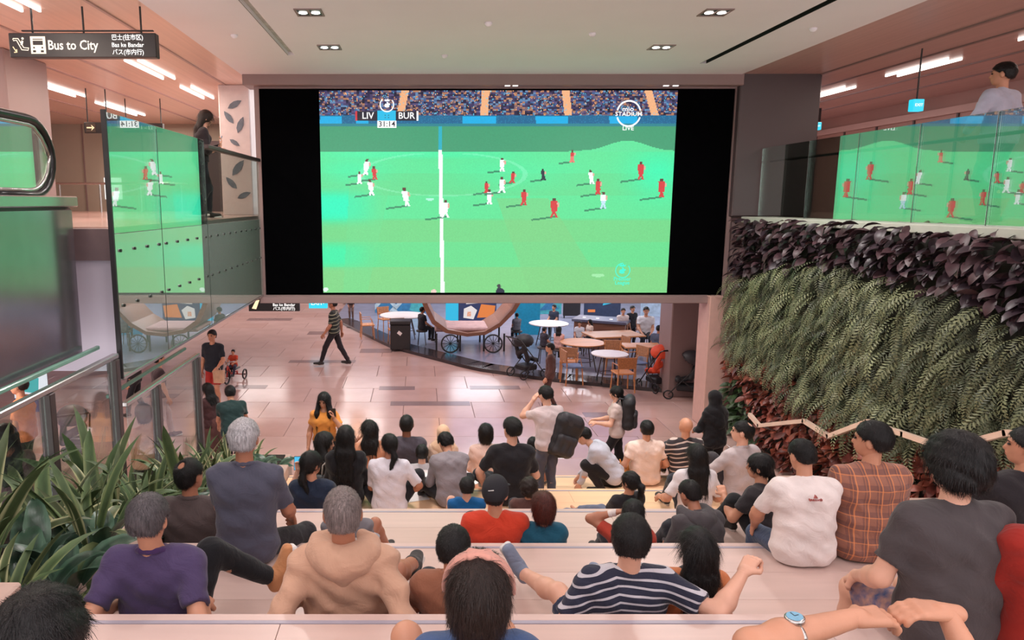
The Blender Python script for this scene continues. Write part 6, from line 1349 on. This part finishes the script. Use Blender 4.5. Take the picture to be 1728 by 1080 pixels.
# screens and mural at the back
def panel(name, label, u0, u1, v0, v1, Y, m, cat, parts=(), gz_=CZ):
    a = at(u0, v1, Y); b = at(u1, v0, Y); z0 = max(a.z, 0); t = empty(name, (a.x, Y, a.z)); tag(t, label, cat)
    w_, h_ = b.x-a.x, b.z-a.z; MB().bbox(0, w_, -.03, .05, 0, h_, .01).build('board', m, t)
    for (nm, poly_, mm) in parts: MB().prism([(x*w_, z*h_) for x, z in poly_], -.036, -.03, 'y').build(nm, mm, t)
    MB().tube([(w_*.1, .1, -a.z+gz_), (w_*.1, .1, h_)], .03, 6).tube([(w_*.9, .1, -a.z+gz_), (w_*.9, .1, h_)], .03, 6).build('stand', M_dark, t)
    return t
E_b1 = emat('menu_cyan', srgb(40, 180, 220), .9); E_b2 = emat('menu_orange', srgb(232, 130, 60), .8); E_b3 = emat('menu_white', srgb(236, 226, 226), .8); E_b4 = emat('menu_navy', srgb(36, 48, 92), .8)
panel('menu_screen', 'bright menu screen with cyan column and food pictures', 752, 838, 490, 541, 24.0, E_b4, 'screen', [('menu_column', [(0, 0), (.25, 0), (.25, .9), (0, .9)], E_b1), ('food_picture', [(.35, .1), (.55, .05), (.62, .35), (.5, .5), (.36, .4)], E_b3), ('food_picture', [(.62, .1), (.95, .12), (.98, .5), (.7, .55)], E_b2), ('food_picture', [(.4, .55), (.8, .6), (.7, .95), (.45, .9)], E_b3), ('food_picture', [(.42, .15), (.5, .15), (.5, .3), (.43, .3)], E_b2)])
M_mu1 = mat('mural_blue', srgb(60, 132, 180), .5); M_mu2 = mat('mural_pale', srgb(190, 216, 226), .5); M_mu3 = mat('mural_teal', srgb(80, 182, 190), .5); M_mu4 = mat('mural_deep', srgb(36, 84, 132), .5)
panel('mural', 'blue and white zigzag mural behind the white table', 633, 722, 480, 541, 28.5, M_mu1, 'mural', [('zigzag', [(0, .3), (.2, .62), (.4, .3), (.6, .62), (.6, .75), (.4, .45), (.2, .75), (0, .45)], M_mu2), ('zigzag', [(.1, 0), (.35, .4), (.6, 0)], M_mu2), ('zigzag', [(.65, .3), (.85, .2), (1, .5), (1, .9), (.75, .8)], M_mu3), ('zigzag', [(0, .8), (.3, .98), (.6, .8), (.6, .98), (0, 1)], M_mu4), ('zigzag', [(.7, 0), (.9, .15), (1, 0)], M_mu4)])
panel('teal_partition', 'tall teal upholstered partition in the cafe', 868, 912, 508, 566, 23.6, M_blue, 'partition')
panel('black_display', 'wide dark display at the back of the cafe', 950, 980, 500, 533, 27, M_dark, 'screen'); panel('dark_display', 'second dark display beside the blue lights', 985, 1048, 500, 538, 27.5, M_navy, 'screen', [('glow', [(.5, .6), (.75, .7), (.8, .95), (.55, .9)], E_b1), ('glow', [(.1, .3), (.3, .3), (.3, .42), (.1, .42)], E_b2)])
panel('pale_window', 'pale lit window wall behind the waiter', 1080, 1132, 500, 552, 27.5, mat('pale_glow_wall', srgb(170, 190, 210), .4), 'window')
panel('poster_column', 'cyan poster beside the booth shell', 905, 948, 500, 530, 26, M_mu3, 'poster', [('zigzag', [(.1, .2), (.5, .8), (.9, .3)], M_mu1)])
bw = struct(MB().box(-3, 13, 31.0, 31.2, 0, 4.0).build('wall_cafe', M_greyw))
for q in range(9): MB().bbox(-1+q*1.5, -.1+q*1.5, 30.9, 31.0, .9, 3.2, .02).build('shelf_panel', [M_navy, M_brn, M_mu1, M_or][q % 4], bw)
# counter running back
a, b = on(968, 541, .95), on(1062, 548, .95); d = b-a; t = empty('bar_counter', (a.x, a.y+.3, CZ), math.atan2(d.y, d.x)); tag(t, 'long low bar counter with grey top and lit spots', 'counter')
L_ = d.length; MB().bbox(0, L_, 0, .9, .82, .90, .01).build('counter_top', mat('slate_top', srgb(96, 96, 120), .3, vary=.08), t); MB().bbox(.05, L_-.05, .1, .8, 0, .81, .01).build('counter_body', M_brn, t)
for q in range(3): MB().lathe([(.05, .9), (.05, .91)], ((q+.7)*L_/4, .4, 0), 10).build('lit_spot', E_white, t)
# strollers
def stroller(label, u, v, rz, m, hood):
    p = on(u, v, CZ if v < 650 else 0); t = empty('stroller', tuple(p), rz); tag(t, label, 'stroller')
    for (x, y, r_) in ((-.26, -.3, .12), (.26, -.3, .12), (-.24, .36, .10), (.24, .36, .10)): MB().tube([(x, y+r_*math.cos(a), r_+.01+r_*math.sin(a)*.93) for a in np.linspace(0, 6.2832, 14, endpoint=False)], .018, 6, closed=True).build('wheel', M_rubber, t, True)
    for x in (-.25, .25): MB().tube([(x, .36, .12), (x, .0, .55), (x, -.42, 1.02), (x*.9, -.5, 1.06)], .014, 6).tube([(x, -.3, .12), (x, .1, .5)], .014, 6).build('frame', M_dark, t)
    MB().tube([(-.225, -.5, 1.06), (.225, -.5, 1.06)], .02, 6).build('push_bar', M_rubber, t)
    np_obj('seat', [sdf_mesh([RC((-.16, .18, .45), (.16, .18, .45), .06, .06), RC((-.16, -.1, .5), (-.14, -.25, .85), .06, .05), RC((.16, -.1, .5), (.14, -.25, .85), .06, .05), RC((-.14, -.15, .6), (.14, -.2, .75), .07, .07), RC((-.15, .15, .44), (.15, -.1, .47), .06, .06)], .02, .03)], m, t)
    np_obj('canopy', [sdf_mesh([EL((0, -.1, .92), (.24, .26, .2))], .02, .02, cuts=[EL((0, -.02, .86), (.21, .27, .18))], clips=[(v3(0, 0, .82), v3(0, 0, -1))])], hood, t)
    MB().bbox(-.2, .2, -.22, .2, .2, .34, .03).build('basket', M_bag, t)
    return t
stroller('stroller with red-orange seat beside the lower column', 1108, 658, .3, mat('red_orange_fabric', srgb(226, 78, 44), .7, vary=.1), mat('red_orange_fabric', srgb(226, 78, 44), .7))
stroller('black stroller in front of the lower column', 1156, 672, 1.2, M_bag, M_bag2)
stroller('black stroller parked at the kerb by the walking man', 888, 636, -1.0, M_bag, M_bag)
stroller('dark stroller behind the tall balustrade', 128, 790, .5, M_bag2, M_bag2)
# cafe people
SITC = {'l': {'f': (-.12, .42, -.38), 'p': (0, .6, .8)}, 'r': {'f': (.12, .42, -.38), 'p': (0, .6, .8)}}
CF = dict(vox=.024, hvox=.014, legs=SITC, hands=True)
def diner(label, u, v, Y, yaw, shirt, hair=('short', 'black'), **k):
    z = k.pop('z', CZ+.46); kw = dict(CF); kw.update(k)
    d = guy(label, u, v, Y, z, yaw=yaw, shirt=shirt, hair=hair, srange=(.6, 1.1), **kw)
    if z > .3:
        x, y = d['x'], d['y']; t = empty('stool', (x, y, CZ)); tag(t, 'plain dark stool under the '+label.split(' at ')[0].split(' with ')[0][:60], 'stool', 'cafe stools')
        MB().lathe([(.17, .41), (.18, .44), (.17, .455)], n=14).build('seat', M_leg, t)
        for q in range(4): MB().tube([(.12*math.cos(q*1.57+.8), .12*math.sin(q*1.57+.8), .41), (.17*math.cos(q*1.57+.8), .17*math.sin(q*1.57+.8), 0)], .014, 5).build('leg', M_leg, t)
    return d
diner('girl in pink vest at the octagonal table', 944, 551, 19.0, -30, ((226, 176, 170), 'none'), ('long', 'black'), female=True, blend=.15)
diner('dark-haired child beside the girl in pink vest', 919, 553, 19.3, -60, ((60, 56, 66), 'short'))
diner('boy in white and blue T-shirt at the octagonal table', 978, 546, 20.3, 160, ((220, 222, 232), 'short'), face=True)
diner('girl in cream top at the octagonal table', 995, 546, 20.6, 110, ((232, 206, 190), 'short'), ('long', 'black'), female=True, blend=.15)
diner('man in dark shirt at the white table', 935, 514, 22.8, 130, ((52, 58, 76), 'short'), w=1.1)
diner('person in grey at the booth end', 872, 540, 21.8, 10, ((120, 124, 136), 'short'))
diner('man in white T-shirt and cap at the back', 1091, 518, 20.8, 170, ((226, 226, 232), 'short'), w=1.12, face=True)
diner('man in blue-grey shirt with his back to the column', 1112, 549, 18.6, -20, ((96, 106, 130), 'short'), ('short', 'black'), w=1.08)
diner('person in black at the white mural table', 713, 518, 21.9, -60, ((44, 42, 50), 'short'))
diner('waiter in black standing by the long table', 1068, 516, 21.3, 200, ((40, 40, 48), 'short'), z=CZ, hip=.92, legs=STAND, hem=-.06, pants=(44, 42, 50), face=True)
diner('person in pale top standing beside the waiter', 1052, 520, 21.0, 180, ((230, 216, 214), 'short'), z=CZ, hip=.92, legs=STAND, hem=-.06, pants=(150, 140, 146))
diner('person in dark coat standing at the mural doorway', 592, 488, 26.8, 180, ((60, 48, 50), 'long'), z=CZ, hip=.92, legs=STAND, hem=-.3, pants=(120, 92, 84))
# lit shop posters under the left walkway
t = panel('shop_poster', 'bright white and blue shop poster under the walkway', 28, 76, 618, 694, 12.6, emat('poster_white', srgb(226, 232, 240), .8), 'poster', [('picture', [(.3, .45), (.75, .4), (.8, .75), (.35, .8)], emat('poster_teal', srgb(60, 170, 170), .8)), ('picture', [(0, 0), (1, 0), (1, .25), (0, .3)], E_b4), ('picture', [(.1, .3), (.3, .3), (.3, .45), (.1, .45)], E_b1)], gz_=0)
# lit header boards over the cafe counters, mirrored in the polished floor
for (x0, x1, Y_, z0, z1, m_, lb) in [(.9, 3.4, 21.0, 1.9, 3.6, emat('header_blue', srgb(120, 150, 250), .8), 'long blue lit header board hanging over the cafe'), (3.9, 6.6, 20.6, 1.9, 3.6, emat('header_blue', srgb(120, 150, 250), .8), 'short blue lit header board hanging over the cafe tables'), (-2.05, -1.6, 20.5, 1.95, 3.7, emat('header_orange', srgb(250, 160, 60), 2.4), 'upright orange lit blade sign hanging over the hall'), (.4, .75, 20.6, 2.0, 3.3, emat('header_orange', srgb(250, 160, 60), 2.4), 'small orange lit blade sign beside the long blue board')]:
    t = empty('lit_header', ((x0+x1)/2, Y_, z0)); tag(t, lb, 'sign'); w_ = (x1-x0)/2
    MB().bbox(-w_, w_, 0, .1, 0, z1-z0, .01).build('case', M_dark, t); MB().box(-w_+.03, w_-.03, -.01, 0, .03, z1-z0-.03).build('lit_face', m_, t)
    for q_ in (-.7, .7): MB().tube([(w_*q_, .05, z1-z0), (w_*q_, .05, 3.985-z0)], .015, 6).build('rod', M_dark, t)
